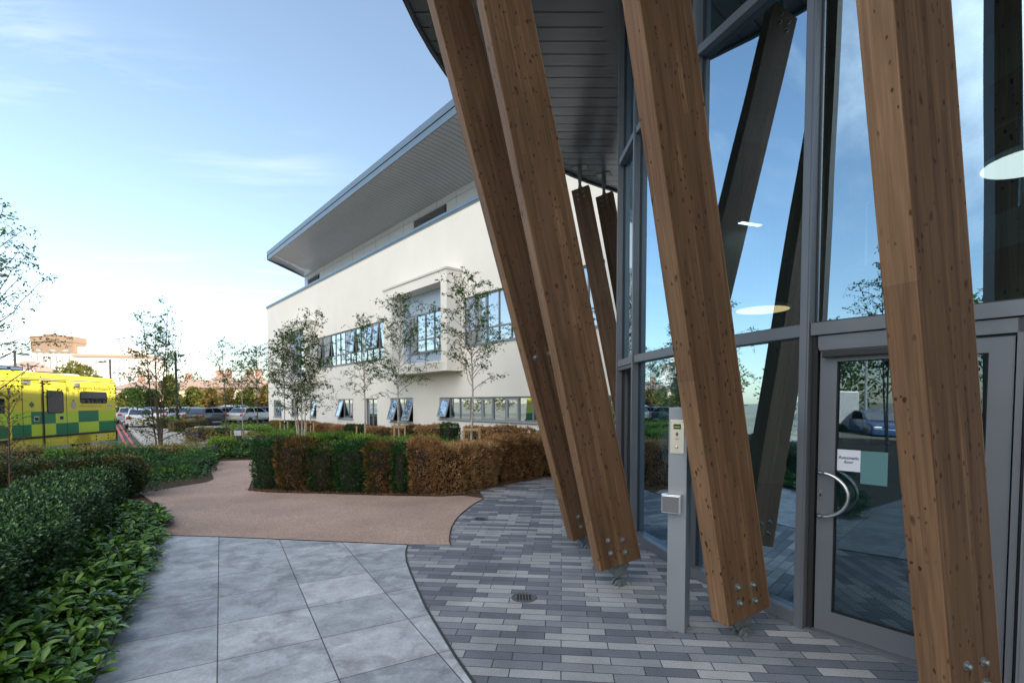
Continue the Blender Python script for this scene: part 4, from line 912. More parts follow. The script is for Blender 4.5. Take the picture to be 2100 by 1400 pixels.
def tree(px, Y, toppx, spread, seed, label, stems=1, leafn=4200, leaf=.066, clear=.3, m=BL, bark=BARK, pos=None, height=None, name='birch_tree', lean=0):
    x, y = pos or onray(px, Y); g = gz(x, y); hgt = height or (825 - toppx) / 1034 * Y + EYE - g
    t = thing(name, (x, y, g), 0, label, 'tree', 'young birches in the garden')
    a, b = birch_mesh(hgt, spread, seed, stems, leafn, leaf, clear, m, bark, lean)
    link('trunk', a, t); link('crown', b, t); return t
T1 = tree(965, 16.5, 562, 1.3, 21, 'staked birch nearest the leftmost timber column, before the ribbon window', clear=.34, leafn=4500)
tree(820, 21, 612, 1.45, 22, 'staked birch in front of the projecting bay window', clear=.34, leafn=4600)
tree(748, 23, 655, 1.3, 23, 'staked birch left of the bay window, before the long ribbon window', clear=.36, leafn=4200)
tree(618, 15, 640, 1.15, 24, 'leafy multi stemmed birch at the left corner of the white building', stems=4, clear=.3, leafn=5200, leaf=.06)
tree(328, 15.9, 632, 1.25, 25, 'multi stemmed birch right of the ambulance with dark leaves on the sky', stems=5, clear=.12, leafn=4200, bark=BARKD)
tree(-8, 10.5, 438, 1.15, 26, 'tall birch cut by the left edge of the picture', clear=.3, leafn=2600, leaf=.055, bark=BARKD)
tree(461, 27, 700, 1.2, 27, 'slender birch alone between the ambulance birch and the white building, nearer houses', clear=.3, leafn=1900, leaf=.07, bark=BARKD)
tree(497, 21, 745, .95, 28, 'small birch close to the bollard light', clear=.35, leafn=1600, leaf=.06)
tree(528, 30, 722, 1.7, 29, 'bushy birch just left of the white building corner', clear=.42, leafn=3200, leaf=.08, bark=BARKD)
tree(583, 28, 690, 1.2, 30, 'staked birch behind the multi stemmed one, left pair of stakes', clear=.4, leafn=1500, leaf=.06)
tree(636, 27, 700, 1.2, 31, 'staked birch behind the multi stemmed one, right pair of stakes', clear=.4, leafn=1500, leaf=.06)
tree(425, 17, 855, .3, 32, 'bare dark sapling stem leaning in the flower bed', clear=.5, leafn=60, bark=BARKD, name='sapling', lean=-.35)
tree(12, 6.6, 800, .22, 33, 'thin dark seedling stem rising from the hedge at the left edge', clear=.4, leafn=90, leaf=.03, bark=BARKD, name='sapling', lean=.05)
for k, (p, h_, lb) in enumerate((((-7.6, 1.6), 5.2, 'birch left of the camera, mirrored in the entrance glass'), ((-8.8, -1.4), 5.6, 'birch left and behind the camera, mirrored in the door glass'), ((-10.5, 4.4), 5.4, 'birch left of the picture beyond the box hedge'))):
    tree(0, 0, 0, 1.2, 40 + k, lb, clear=.3, leafn=2600, pos=p, height=h_, stems=2)
# stakes
def stakes(x, y, wd, lb, cross=True, hgt=.78):
    g = gz(x, y); t = thing('tree_stake', (x, y, g), 0, lb, 'tree stake', 'timber stakes holding young birches')
    for s in (-1, 1):
        mb = MB(); mb.lathe([(.04, -.1), (.04, hgt - .01), (.035, hgt)], 10, M=Matrix.Translation((s * wd / 2, -.06, 0))); part('post', mb, STAKE, t)
    if cross: mb = MB(); mb.box(-wd / 2 + .03, wd / 2 - .03, -.115, -.085, hgt - .16, hgt - .07); part('crossbar', mb, STAKE, t)
    mb = MB(); mb.lathe([(.055, hgt - .13), (.06, hgt - .1), (.055, hgt - .06)], 10); part('tie', mb, RUBBER, t)
for (x, Y, wd, lb, cr_) in ((968, 16.4, .5, 'pair of round stakes with crossbar at the birch nearest the columns', True), (820, 20.9, .44, 'pair of round stakes at the birch before the bay window', True), (741, 22.9, .4, 'pair of round stakes left of the bay window birch', False), (583, 27.9, .42, 'pair of stakes at the left birch behind the multi stemmed one', False), (636, 26.9, .4, 'pair of stakes at the right birch behind the multi stemmed one', False)):
    c = onray(x, Y); stakes(c[0], c[1], wd, lb, cr_, .86)

# ------------------------------------------------------------------ planting beds
FG = leafmat('perennial_green', [(.04, .1, .02), (.09, .2, .03), (.16, .31, .045), (.27, .42, .08)], .55, .35, spec=.2)
FD = leafmat('perennial_dark', [(.02, .06, .024), (.04, .11, .04), (.07, .16, .055), (.13, .22, .08)], .5, .25, spec=.25)
FO = leafmat('perennial_bronze', [(.09, .13, .03), (.22, .24, .06), (.42, .3, .12), (.55, .36, .2)], .6, .35, spec=.2)
FR = leafmat('heuchera_red', [(.05, .014, .012), (.12, .03, .025), (.19, .06, .045)], .5, .2)
GR = leafmat('grass_blade', [(.035, .11, .02), (.07, .2, .03), (.12, .28, .045), (.2, .36, .08)], .5, .35, spec=.25)
FLW = mat('purple_petal', (.2, .08, .42), .6); FLB = mat('blue_petal', (.16, .15, .5), .6)
def inpoly(x, y, poly):
    c = np.zeros(len(x), bool); n = len(poly)
    for i in range(n):
        x0, y0 = poly[i]; x1, y1 = poly[(i + 1) % n]
        k = ((y0 > y) != (y1 > y)) & (x < (x1 - x0) * (y - y0) / (y1 - y0 + 1e-12) + x0); c ^= k
    return c
def cover(name, poly, n, hmax, m, label, L=.08, Wd=.035, clump=1.1, seed=0, flat=.5, base=.3):
    r = np.random.default_rng(seed); xs = [p[0] for p in poly]; ys = [p[1] for p in poly]
    x = r.uniform(min(xs), max(xs), n * 3); y = r.uniform(min(ys), max(ys), n * 3); k = inpoly(x, y, poly); x = x[k][:n]; y = y[k][:n]
    hf = .15 + .85 * (np.sin(x * clump * 2.1 + seed) + np.sin(y * clump * 2.7 + seed * 2 + x) + np.sin(x * clump * 4.7 - y * 3.9 * clump)) / 6 + .5
    hh = hmax * (base + (1 - base) * hf); hh = hh * (.55 + .9 * r.uniform(0, 1, len(x)) ** 3) ; z = hh * np.sqrt(r.uniform(.1, 1, len(x))); g = np.array([gz(a, b) for a, b in zip(x, y)])
    P = np.stack([x, y, z + g], 1); D = r.normal(0, 1, P.shape); D[:, 2] = np.abs(D[:, 2]) * flat
    V, F = leaves(P, D, r.uniform(.6, 1.3, len(x)) * L, r.uniform(.7, 1.2, len(x)) * Wd, fold=.15)
    return tag(link(name, rawmesh(name, V, F, m)), label, kind='stuff')
BEDA = [(-5.9, 8.6), (-6.5, 9.2), (-6.35, 9.7), (-6.25, 10.35), (-7.0, 11.6), (-8.0, 13.2), (-8.6, 14.2), (-12.5, 16), (-16, 15), (-14, 9), (-9.5, 8.4)]
cover('ground_cover', BEDA, 26000, .36, FD, 'dark low perennials in the left bed behind the hedge', L=.075, Wd=.028, seed=1)
cover('ground_cover', [(-7.2, 12.3), (-8.2, 13.6), (-9, 14.8), (-13, 16.5), (-15.5, 14), (-13, 10.5), (-9, 10)], 15000, .42, FG, 'fresh green perennials deeper in the left bed', L=.09, Wd=.03, seed=2)
cover('ground_cover', [(-8.6, 14.2), (-10.5, 16.8), (-14.2, 17.8), (-15.4, 14.6), (-13, 12.8), (-10.5, 12.6)], 9000, .62, FO, 'bronze feathery seed heads near the ambulance', L=.05, Wd=.022, seed=3, base=.45)
BEDC = [(-8.3, 14.4), (-5, 14.3), (-2, 14.4), (.6, 14.8), (-.6, 17.2), (-4.5, 20.6), (-9, 25), (-12.6, 29), (-13.6, 26), (-11.6, 21.3), (-9.6, 17.6)]
cover('ground_cover', BEDC, 26000, .4, FG, 'bright green ferns and perennials before the white building', L=.12, Wd=.04, seed=4)
cover('ground_cover', [(-8.3, 14.4), (-6.6, 14.4), (-7.2, 17), (-9.4, 20.5), (-11.4, 21.5), (-10, 17.8)], 9000, .5, FD, 'dark mounded perennials around the bollard light', L=.09, Wd=.035, seed=5)
cover('ground_cover', [(-10.5, 17.2), (-9.3, 19.0), (-11.6, 23.6), (-15.5, 30), (-18, 33), (-17, 28), (-13, 21.4)], 9000, .6, FO, 'straw and bronze perennials beside the far pavement', L=.1, Wd=.035, seed=6)
cover('ground_cover', [(-9.6, 24), (-12.6, 29.4), (-17.5, 34), (-20, 34.5), (-14.5, 26)], 6000, .7, FG, 'green shrubs along the edge of the car park', L=.14, Wd=.05, seed=7)
cover('ground_cover', [(-6.6, 14.5), (-5.5, 14.5), (-5.8, 15.6), (-6.9, 15.6)], 2200, .35, FR, 'dark red leaved heuchera behind the left end of the hedge', L=.07, Wd=.05, seed=8)
SPR = leafmat('spreading_dark', [(.015, .045, .02), (.03, .09, .035), (.06, .15, .05), (.1, .2, .07)], .5, .2, spec=.25)
LIMEP = leafmat('lime_perennial', [(.08, .16, .02), (.16, .3, .03), (.28, .44, .06), (.42, .56, .1)], .55, .35, spec=.2)
for k, (px, Y, w_, h_, m, lb) in enumerate(((330, 10.9, .9, .26, SPR, 'low spreading shrub at the near tip of the left bed'), (385, 11.6, 1.0, .3, SPR, 'low spreading shrub just behind the near tip of the left bed'), (300, 11.8, 1.1, .34, FD, 'dark mounded plant behind the hedge end'),
      (410, 12.9, .7, .32, SPR, 'dark spreading plant close to the path bend'), (340, 13.4, 1.1, .42, FO, 'bronze mound between the birch and the path'), (255, 12.4, 1.2, .4, FD, 'dark green mound below the rear of the ambulance'), (190, 12.6, 1.1, .46, FO, 'bronze seed headed mound below the ambulance wheel'),
      (140, 12.2, 1.0, .42, FG, 'fresh green mound below the middle of the ambulance'), (30, 12.0, 1.0, .5, FO, 'bronze mound at the left edge below the cab'), (455, 15.3, .8, .5, LIMEP, 'lime green plant left of the bollard light'), (520, 15.6, .9, .42, FD, 'dark rounded shrub below the concrete seats'), (548, 16.4, .9, .45, FR, 'dark red leaved mound left of the hedge end'),
      (640, 17.5, 1.2, .5, LIMEP, 'lime green fern mound right of the birch group'), (690, 18.0, 1.3, .52, FG, 'bright fern mound before the rear yew row'), (740, 17.0, 1.1, .45, LIMEP, 'lime green fern mound left of the bright grasses'), (600, 20, 1.2, .6, FG, 'green fern mound behind the birch group'), (880, 16.2, .8, .45, LIMEP, 'small lime green mound seen past the narrow green yew'),
      (520, 27, 1.6, .6, LIMEP, 'lime green mound beside the farther seat block'), (410, 24, 1.2, .65, FO, 'straw coloured mound beside the pale pavement'), (445, 25, 1.2, .6, FD, 'dark mound near the far seats'), (385, 32, 2.0, .8, FO, 'golden grass mound near the parked cars'), (350, 36, 2.0, .8, LIMEP, 'yellow green mound by the white car'))):
    c = onray(px, Y); n_ = int(2600 * w_)
    bush_obj('garden_shrub', (c[0], c[1], gz(*c)), k * 1.3, ((w_, w_ * .8, h_, n_, .075 if Y > 14 else .06, .028 if m not in (SPR,) else .014, m), dict(seed=200 + k, taper=.0, up=.5)), lb, 'shrub', 'mounded shrubs in the garden beds')
# fallen leaves and mulch along the front hedge
def litter(path, n, wd, m, label, seed, L=.035):
    r = np.random.default_rng(seed); P = []
    for i in range(n):
        k = r.integers(0, len(path) - 1); t = r.uniform(); a = path[k]; b = path[k + 1]; P.append((a[0] + (b[0] - a[0]) * t + r.normal(0, wd), a[1] + (b[1] - a[1]) * t + r.normal(0, wd), .009 + abs(r.normal(0, .006))))
    P = np.array(P); D = r.normal(0, 1, P.shape); D[:, 2] = np.abs(D[:, 2]) * .2
    V, F = leaves(P, D, r.uniform(.5, 1.2, n) * L, r.uniform(.5, 1., n) * L * .5); V[:, 2] = np.maximum(V[:, 2], .007)
    tag(link('leaf_litter', rawmesh('leaf_litter', V, F, m)), label, kind='stuff')
LIT = leafmat('dry_litter', [(.05, .025, .012), (.12, .06, .03), (.22, .12, .06), (.3, .18, .1)], .8, 0)
litter([(-4.85, 9.35), (-4.29, 9.12), (-3.47, 9.03), (-2.29, 8.85), (-1.26, 8.76), (-.8, 9.0), (-.4, 9.7), (.1, 10.35), (.7, 10.9)], 5200, .07, LIT, 'dry brown leaf litter along the foot of the front hedge', 1)
litter([(1.5, 5.9), (1.66, 4.75), (2.05, 3.62)], 60, .04, LIT, 'few dry leaves lying along the foot of the glass', 2, .025)
litter([(1.1, 3.5), (1.25, 3.44)], 14, .04, LIT, 'few dry leaves at the foot of the intercom post', 3, .025)
def grass_clump(px, Y, hgt, n, label, seed, m=GR, wd=.012):
    x, y = onray(px, Y); r = np.random.default_rng(seed); P = np.stack([r.normal(0, .07, n), r.normal(0, .07, n), 0 * np.ones(n)], 1)
    V, F = blades(P, r.uniform(0, 6.28, n), r.uniform(.6, 1.1, n) * hgt, r.uniform(.7, 1.2, n) * wd, r.uniform(.15, 1.05, n))
    o = link('grass_clump', rawmesh('grass_clump', V, F, m)); o.location = (x, y, gz(x, y)); return tag(o, label, 'ornamental grass', 'arching grass clumps in the beds')
for k, a in enumerate(((60, 13.2, .75, 260, 'arching grass clump below the ambulance step, leftmost'), (95, 13.0, .72, 240, 'arching grass clump just left of the ambulance rear wheel'), (238, 13.6, .8, 420, 'large arching grass clump below the rear corner of the ambulance'), (215, 12.2, .5, 200, 'lower grass tuft in front of the large clump by the ambulance'), (395, 13.0, .6, 260, 'dark grass clump beside the multi stemmed birch'), (372, 10.8, .42, 260, 'grass tuft with small blue flowers in the near tip of the bed'), (350, 11.3, .45, 220, 'grass tuft behind the near tip of the bed'), (800, 15.2, .72, 300, 'bright grass clump seen above the hedge below the bay window birch'), (835, 15.0, .75, 320, 'bright grass clump above the narrow green yew'), (775, 15.6, .72, 280, 'bright grass clump above the middle of the front hedge'), (860, 15.4, .68, 260, 'bright grass clump above the brown yews right of the middle'), (420, 14.6, .5, 200, 'narrow leaved tuft near the path edge'), (540, 18.5, .6, 200, 'grass clump beside the concrete seats'))):
    grass_clump(*a, seed=100 + k)
def perennial(px, Y, hgt, n, label, seed, flm, leafm=FG, nfl=40):
    x, y = onray(px, Y); r = np.random.default_rng(seed); t = thing('flowering_plant', (x, y, gz(x, y)), 0, label, 'plant', 'flowering perennials in the beds')
    P = r.normal(0, .16, (n, 3)); P[:, 2] = np.abs(r.uniform(0, hgt * .7, n)); D = r.normal(0, 1, P.shape); D[:, 2] = np.abs(D[:, 2])
    V, F = leaves(P, D, r.uniform(.05, .12, n), r.uniform(.025, .05, n)); link('foliage', rawmesh('foliage', V, F, leafm), t)
    mb = MB(); fp = []
    for k in range(9):
        a = r.uniform(0, 6.28); q = r.uniform(.05, .22); tip = (math.cos(a) * q, math.sin(a) * q, hgt * r.uniform(.8, 1.05)); mb.tube([(math.cos(a) * q * .3, math.sin(a) * q * .3, 0), tip], .004, 4)
        for z in range(nfl // 9 + 1): fp.append((tip[0] + r.normal(0, .012), tip[1] + r.normal(0, .012), tip[2] - r.uniform(0, .14)))
    part('stem', mb, mat('stem_green', (.06, .09, .03), .7), t); fp = np.array(fp); V, F = leaves(fp, r.normal(0, 1, fp.shape), np.full(len(fp), .035), np.full(len(fp), .03)); link('flower', rawmesh('flower', V, F, flm), t)
perennial(402, 17.8, .8, 300, 'tall purple flowered perennial, leftmost of the purple ones', 1, FLW, FO, 80)
perennial(385, 20, .85, 300, 'purple flowered perennial behind, close to the pale pavement', 2, FLW, FO, 80)
perennial(440, 16.6, .5, 320, 'low mound with blue flowers near the path', 3, FLB, FD, 60)
perennial(475, 15.6, .6, 420, 'broad leaved green plant beside the bollard light', 4, FLB, FG, 12)
perennial(330, 10.6, .32, 420, 'pale green rosette plant at the near tip of the bed', 5, FLB, FG, 8)
perennial(430, 14.4, .42, 400, 'dark mound with blue flowers at the path bend', 6, FLB, FD, 40)

# ------------------------------------------------------------------ bollard light, concrete seats
c = onray(490, 17.5); g = gz(*c)
t = thing('bollard_light', (c[0], c[1], g), 0, 'short garden bollard light with pale square lamp head', 'bollard light')
mb = MB(); mb.box(-.07, .07, -.07, .07, 0, .62); part('post', mb, METALD, t, bevel=.005)
mb = MB(); mb.box(-.12, .12, -.12, .12, .621, .80); part('lamp_head', mb, mat('frosted_lens', (.6, .6, .58), .5), t, bevel=.006)
mb = MB(); mb.lathe([(.13, .801), (.13, .83), (.07, .865), (.01, .88)], 20); part('cap', mb, mat('cap_blue_grey', (.08, .11, .15), .4, .4), t)
mb = MB()
for x, y in ((-.2, -.16), (.2, -.16)): mb.lathe([(.03, -.1), (.03, .78), (.02, .8)], 8, M=Matrix.Translation((x, y, 0)))
tag(part('marker_stake', mb, STAKE), 'pair of thin pale stakes standing at the bollard light', 'stake').location = (c[0], c[1], g)
for (px, Y, w_, h_, rz, lb) in ((514, 20.5, .55, .46, .1, 'pale concrete seat block right of the bollard light'), (568, 20.8, 1.0, .46, .15, 'longer pale concrete seat with open end before the birch group'), (500, 25.5, .5, .48, .1, 'farther concrete seat block behind the bollard light'), (430, 30, 1.6, .5, -.1, 'long low concrete seat among the far perennials'), (395, 28, .5, .5, 0., 'square concrete block left of the long low seat')):
    c = onray(px, Y); g = gz(*c); t = thing('concrete_seat', (c[0], c[1], g), rz, lb, 'seat', 'pale concrete seats in the garden')
    mb = MB(); mb.box(-w_ / 2, w_ / 2, -.25, .25, h_ - .1, h_); part('seat_slab', mb, CONC, t, bevel=.012)
    for q0, q1 in (((-w_ / 2 + .03, -w_ / 2 + .2), (w_ / 2 - .2, w_ / 2 - .03)) if w_ > .7 else ((-w_ / 2 + .03, w_ / 2 - .03),)):
        mb = MB(); mb.box(q0, q1, -.22, .22, -.05, h_ - .101)
        part('seat_base', mb, mat('seat_brick', (.36, .25, .2), .85, var=.15, scale=8), t, bevel=.008)

# ------------------------------------------------------------------ ambulance (local: x forward, y to its left side = 0 at the side wall, z up)
YEL = mat('ambulance_yellow', (.76, .68, .06), .32, coat=.3); LIME = mat('ambulance_lime', (.5, .72, .05), .35, coat=.3); DGR = mat('ambulance_green', (.0, .2, .1), .35, coat=.3)
BLK = mat('ambulance_black', (.02, .02, .022), .45); AGL = glassmat('ambulance_window', None, .0, (.9, .95, 1), body=(.008, .01, .016)); CHR = mat('lamp_chrome', (.5, .5, .52), .25, .7)
hdg = Vector((.097, -.995)).normalized()
A = thing('ambulance', (-16.1, 20.5, -.3), math.atan2(hdg.y, hdg.x), 'yellow box ambulance with green and lime checks parked on the road', 'ambulance')
WA = 2.15
def xz_prism(mb, poly, y0, y1, mi=0):
    n = len(poly); a = sum(poly[i][0] * poly[(i + 1) % n][1] - poly[(i + 1) % n][0] * poly[i][1] for i in range(n))
    if a < 0: poly = poly[::-1]
    vs = [(x, y0, z) for x, z in poly] + [(x, y1, z) for x, z in poly]
    mb.add(vs, [(i, i + n, (i + 1) % n + n, (i + 1) % n) for i in range(n)] + [tuple(range(n)), tuple(range(2 * n - 1, n - 1, -1))], mi)
mb = MB()
arch = [(1.79 + .44 * math.cos(q), .36 + .44 * math.sin(q)) for q in np.linspace(math.pi * .03, math.pi * .97, 12)]
arch = [(x, max(z, .40)) for x, z in arch]
xz_prism(mb, [(0.02, .42), (0.02, 2.78), (.1, 2.87), (4.8, 2.93), (4.8, .42)] + [(x, z) for x, z in [(2.25, .42)]] + arch[::-1] + [(1.33, .42)], -WA, 0)
part('body', mb, YEL, A, bevel=.02)
mb = MB(); xz_prism(mb, [(4.8, 2.1), (4.8, 2.93), (5.25, 2.9), (5.75, 2.62), (5.85, 2.4), (5.3, 2.2)], -WA, -.0); part('over_cab', mb, YEL, A, bevel=.04)
mb = MB(); xz_prism(mb, [(4.81, .42), (4.81, 2.18), (5.3, 2.2), (6.15, 1.42), (6.95, 1.2), (7.1, .9), (7.1, .42), (6.75, .42), (6.65, .72), (6.3, .86), (5.95, .72), (5.85, .42)], -WA + .06, -.06)
CAB = part('cab', mb, YEL, A, bevel=.05)
mb = MB(); xz_prism(mb, [(4.93, 1.36), (4.93, 2.03), (5.2, 2.06), (5.75, 1.52), (5.78, 1.4)], -.062, -.052); part('side_window', mb, AGL, CAB)
mb = MB(); mb.add([(5.36, -WA + .2, 2.16), (5.36, -.2, 2.16), (6.1, -.16, 1.48), (6.1, -WA + .16, 1.48)], [(3, 2, 1, 0)]); part('windscreen', mb, AGL, CAB)
mb = MB(); mb.box(4.99, 5.12, -.055, -.03, 1.18, 1.21); part('door_handle', mb, BLK, CAB)
mb = MB(); mb.box(4.84, 5.95, -.0585, -.052, .8, 1.17, 0); part('green_panel', mb, DGR, CAB)
mb = MB(); mb.box(4.84, 5.98, -.0575, -.05, 1.17, 1.58, 0); part('lime_panel', mb, LIME, CAB)
mb = MB(); mb.box(4.84, 7.05, -.07, -.03, .56, .75); part('cab_skirt', mb, BLK, CAB)
for y in (-.35, -WA + .35): mb = MB(); mb.box(7.06, 7.12, y - .16, y + .16, .75, .95); part('headlight', mb, CHR, CAB)
# livery, each check 1 mm off the side
xs_ = [4.78, 4.37, 4.06, 3.60, 3.06, 2.56, 2.02, .99, .02]
row1 = [LIME, LIME, DGR, DGR, LIME, LIME, DGR, LIME]; row2 = [DGR, DGR, LIME, LIME, DGR, DGR, LIME, DGR]
for m_, nm in ((LIME, 'lime_check'), (DGR, 'green_check')):
    mb = MB()
    for r_, z0, z1 in ((row1, 1.2, 1.62), (row2, .81, 1.2)):
        for i in range(8):
            if r_[i] is m_: mb.box(xs_[i + 1], xs_[i], .0005, .003, z0, z1)
    part(nm, mb, m_, A)
mb = MB(); mb.box(.0, 4.8, .004, .02, .73, .805); mb.box(-.03, .05, -WA, .015, .38, .8); part('rubbing_strip', mb, BLK, A)
mb = MB(); mb.box(.0, 4.5, .001, .015, 2.70, 2.73); part('gutter_rail', mb, mat('rail_grey', (.35, .36, .38), .4, .5), A)
def seam(mb, x, z0, z1): mb.box(x - .008, x + .008, .003, .006, z0, z1)
mb = MB()
for x in (4.37, 3.63, 2.56): seam(mb, x, .45, 2.66)
mb.box(2.57, 3.62, .003, .012, 2.64, 2.67); mb.box(3.7, 4.36, .003, .012, 2.64, 2.67); mb.box(3.55, 3.6, .003, .025, .45, 2.66)
part('door_seam', mb, BLK, A)
def rrect(x0, x1, z0, z1, r, n=5):
    pts = []
    for cx, cz, a0 in ((x1 - r, z1 - r, 0), (x0 + r, z1 - r, 90), (x0 + r, z0 + r, 180), (x1 - r, z0 + r, 270)):
        pts += [(cx + r * math.cos(R(a0 + 90 * k / n)), cz + r * math.sin(R(a0 + 90 * k / n))) for k in range(n + 1)]
    return pts
for q in ((2.70, 3.42, 1.55, 2.33), (.51, 1.92, 1.89, 2.33)):
    mb = MB(); xz_prism(mb, rrect(*q, .09), .002, .012); W_ = part('window_seal', mb, RUBBER, A)
    mb = MB(); xz_prism(mb, rrect(q[0] + .03, q[1] - .03, q[2] + .03, q[3] - .03, .07), .013, .016); part('window', mb, AGL, W_)
for x, z in ((2.82, 1.39), (3.86, 1.38)): 
    mb = MB(); mb.box(x - .1, x + .1, .004, .012, z - .08, z + .08, 0); mb.box(x - .08, x + .07, .0125, .016, z - .06, z + .05, 1); part('door_handle', mb, [mat('handle_frame', (.6, .58, .5), .4), BLK], A)
for x in (2.08, 4.22): mb = MB(); mb.box(x - .14, x + .14, .002, .06, 2.5, 2.63); part('side_lamp', mb, CHR, A, bevel=.02)
mb = MB(); mb.add([(4.02, .003, 1.96), (3.91, .003, 1.85), (4.02, .003, 1.74), (4.13, .003, 1.85), (4.02, .001, 1.96), (3.91, .001, 1.85), (4.02, .001, 1.74), (4.13, .001, 1.85)], [(3, 2, 1, 0), (4, 5, 6, 7)]); part('green_diamond', mb, DGR, A)
# crest: ring, six armed star and a small crown
mb = MB(); Mc = Matrix.Translation((2.24, .002, 1.83)) @ Matrix.Rotation(R(-90), 4, 'X')
mb.lathe([(.125, 0), (.125, .002)], 24, 0, Mc); mb.lathe([(.108, .0021), (.108, .003)], 24, 1, Mc); mb.lathe([(.075, .0031), (.075, .004)], 24, 0, Mc)
for k in range(3): mb.box(-.06, .06, -.013, .013, .0041, .005 + k * .0003, 1, Mc @ Matrix.Rotation(R(60 * k), 4, 'Z'))
mb.box(2.19, 2.29, .002, .004, 1.97, 2.0, 2); [mb.box(2.24 + q - .01, 2.24 + q + .01, .002, .004, 2.0, 2.03, 2) for q in (-.04, 0, .04)]
part('crest', mb, [mat('crest_green', (.05, .16, .12), .5), mat('crest_white', (.7, .72, .7), .5), mat('crest_red', (.4, .12, .1), .5)], A)
TXT = mat('livery_text', (.12, .04, .01), .5); TXG = mat('livery_text_faint', (.5, .42, .12), .5)
me = text_mesh('Emergency Ambulance', .21, TXT, 'lettering', 'LEFT', .0008, .002)
link('lettering', me, A, Matrix.Translation((2.22, .004, 2.39)) @ Matrix.Rotation(R(180), 4, 'Z') @ Matrix.Rotation(R(90), 4, 'X'))
me = text_mesh('London Ambulance Service', .105, TXG, 'lettering', 'LEFT', .0008, .001)
link('lettering', me, A, Matrix.Translation((1.95, .004, 1.76)) @ Matrix.Rotation(R(180), 4, 'Z') @ Matrix.Rotation(R(90), 4, 'X'))
mb = MB(); mb.box(.24, .5, .001, .003, 1.76, 1.83); part('small_notice', mb, mat('notice_blue', (.4, .5, .7), .5), A)
mb = MB(); [mb.box(a_, b_, .001, .003, c_, d_) for a_, b_, c_, d_ in ((.75, 1.0, .6, .67), (1.6, 1.72, .83, .88))]; part('small_sticker', mb, mat('sticker_white', (.6, .6, .62), .5), A)
for x in (1.15, .5):
    mb = MB(); mb.box(x - .03, x + .03, .001, .004, .6, .66); mb.box(x - .03, x + .03, .001, .004, .48, .54); part('vent', mb, BLK, A)
mb = MB(); mb.box(4.25, 5.75, -WA + .15, -.03, 2.935, 3.06, 0); mb.box(4.3, 4.75, -.03, -.01, 2.95, 3.04, 1); mb.box(4.85, 5.2, -.03, -.01, 2.95, 3.04, 1); mb.box(5.3, 5.6, -.03, -.01, 2.95, 3.04, 1)
part('light_bar', mb, [mat('lightbar_navy', (.03, .04, .07), .2), mat('lightbar_blue', (.12, .18, .3), .15)], A, bevel=.01)
mb = MB(); mb.box(1.2, 1.9, -1.4, -.5, 2.9, 2.98); mb.box(3.2, 4.0, -1.5, -.5, 2.93, 3.0); part('roof_vent', mb, mat('vent_white', (.7, .7, .7), .5), A, bevel=.02)
for x in (1.79, 6.3):
    for y, s in ((-.12, 1), (-WA + .12, -1)):
        mb = MB(); Mw = Matrix.Translation((x, y, .36)) @ Matrix.Rotation(R(-90 * s), 4, 'X')
        mb.lathe([(.2, -.12), (.34, -.12), (.36, -.09), (.36, .07), (.34, .1), (.2, .1)], 28, 0, Mw); Wt = part('wheel', mb, RUBBER, A)
        mb = MB(); mb.lathe([(.19, -.05), (.2, .075), (.17, .08), (.15, .03), (.07, .02), (.06, .09), (.01, .09)], 20, 0, Mw); part('rim', mb, mat('steel_rim', (.22, .22, .23), .5, .5), Wt)
mb = MB(); xz_prism(mb, arch + [(1.33, .42)], -.6, -.02)
part('wheel_arch', mb, BLK, A)

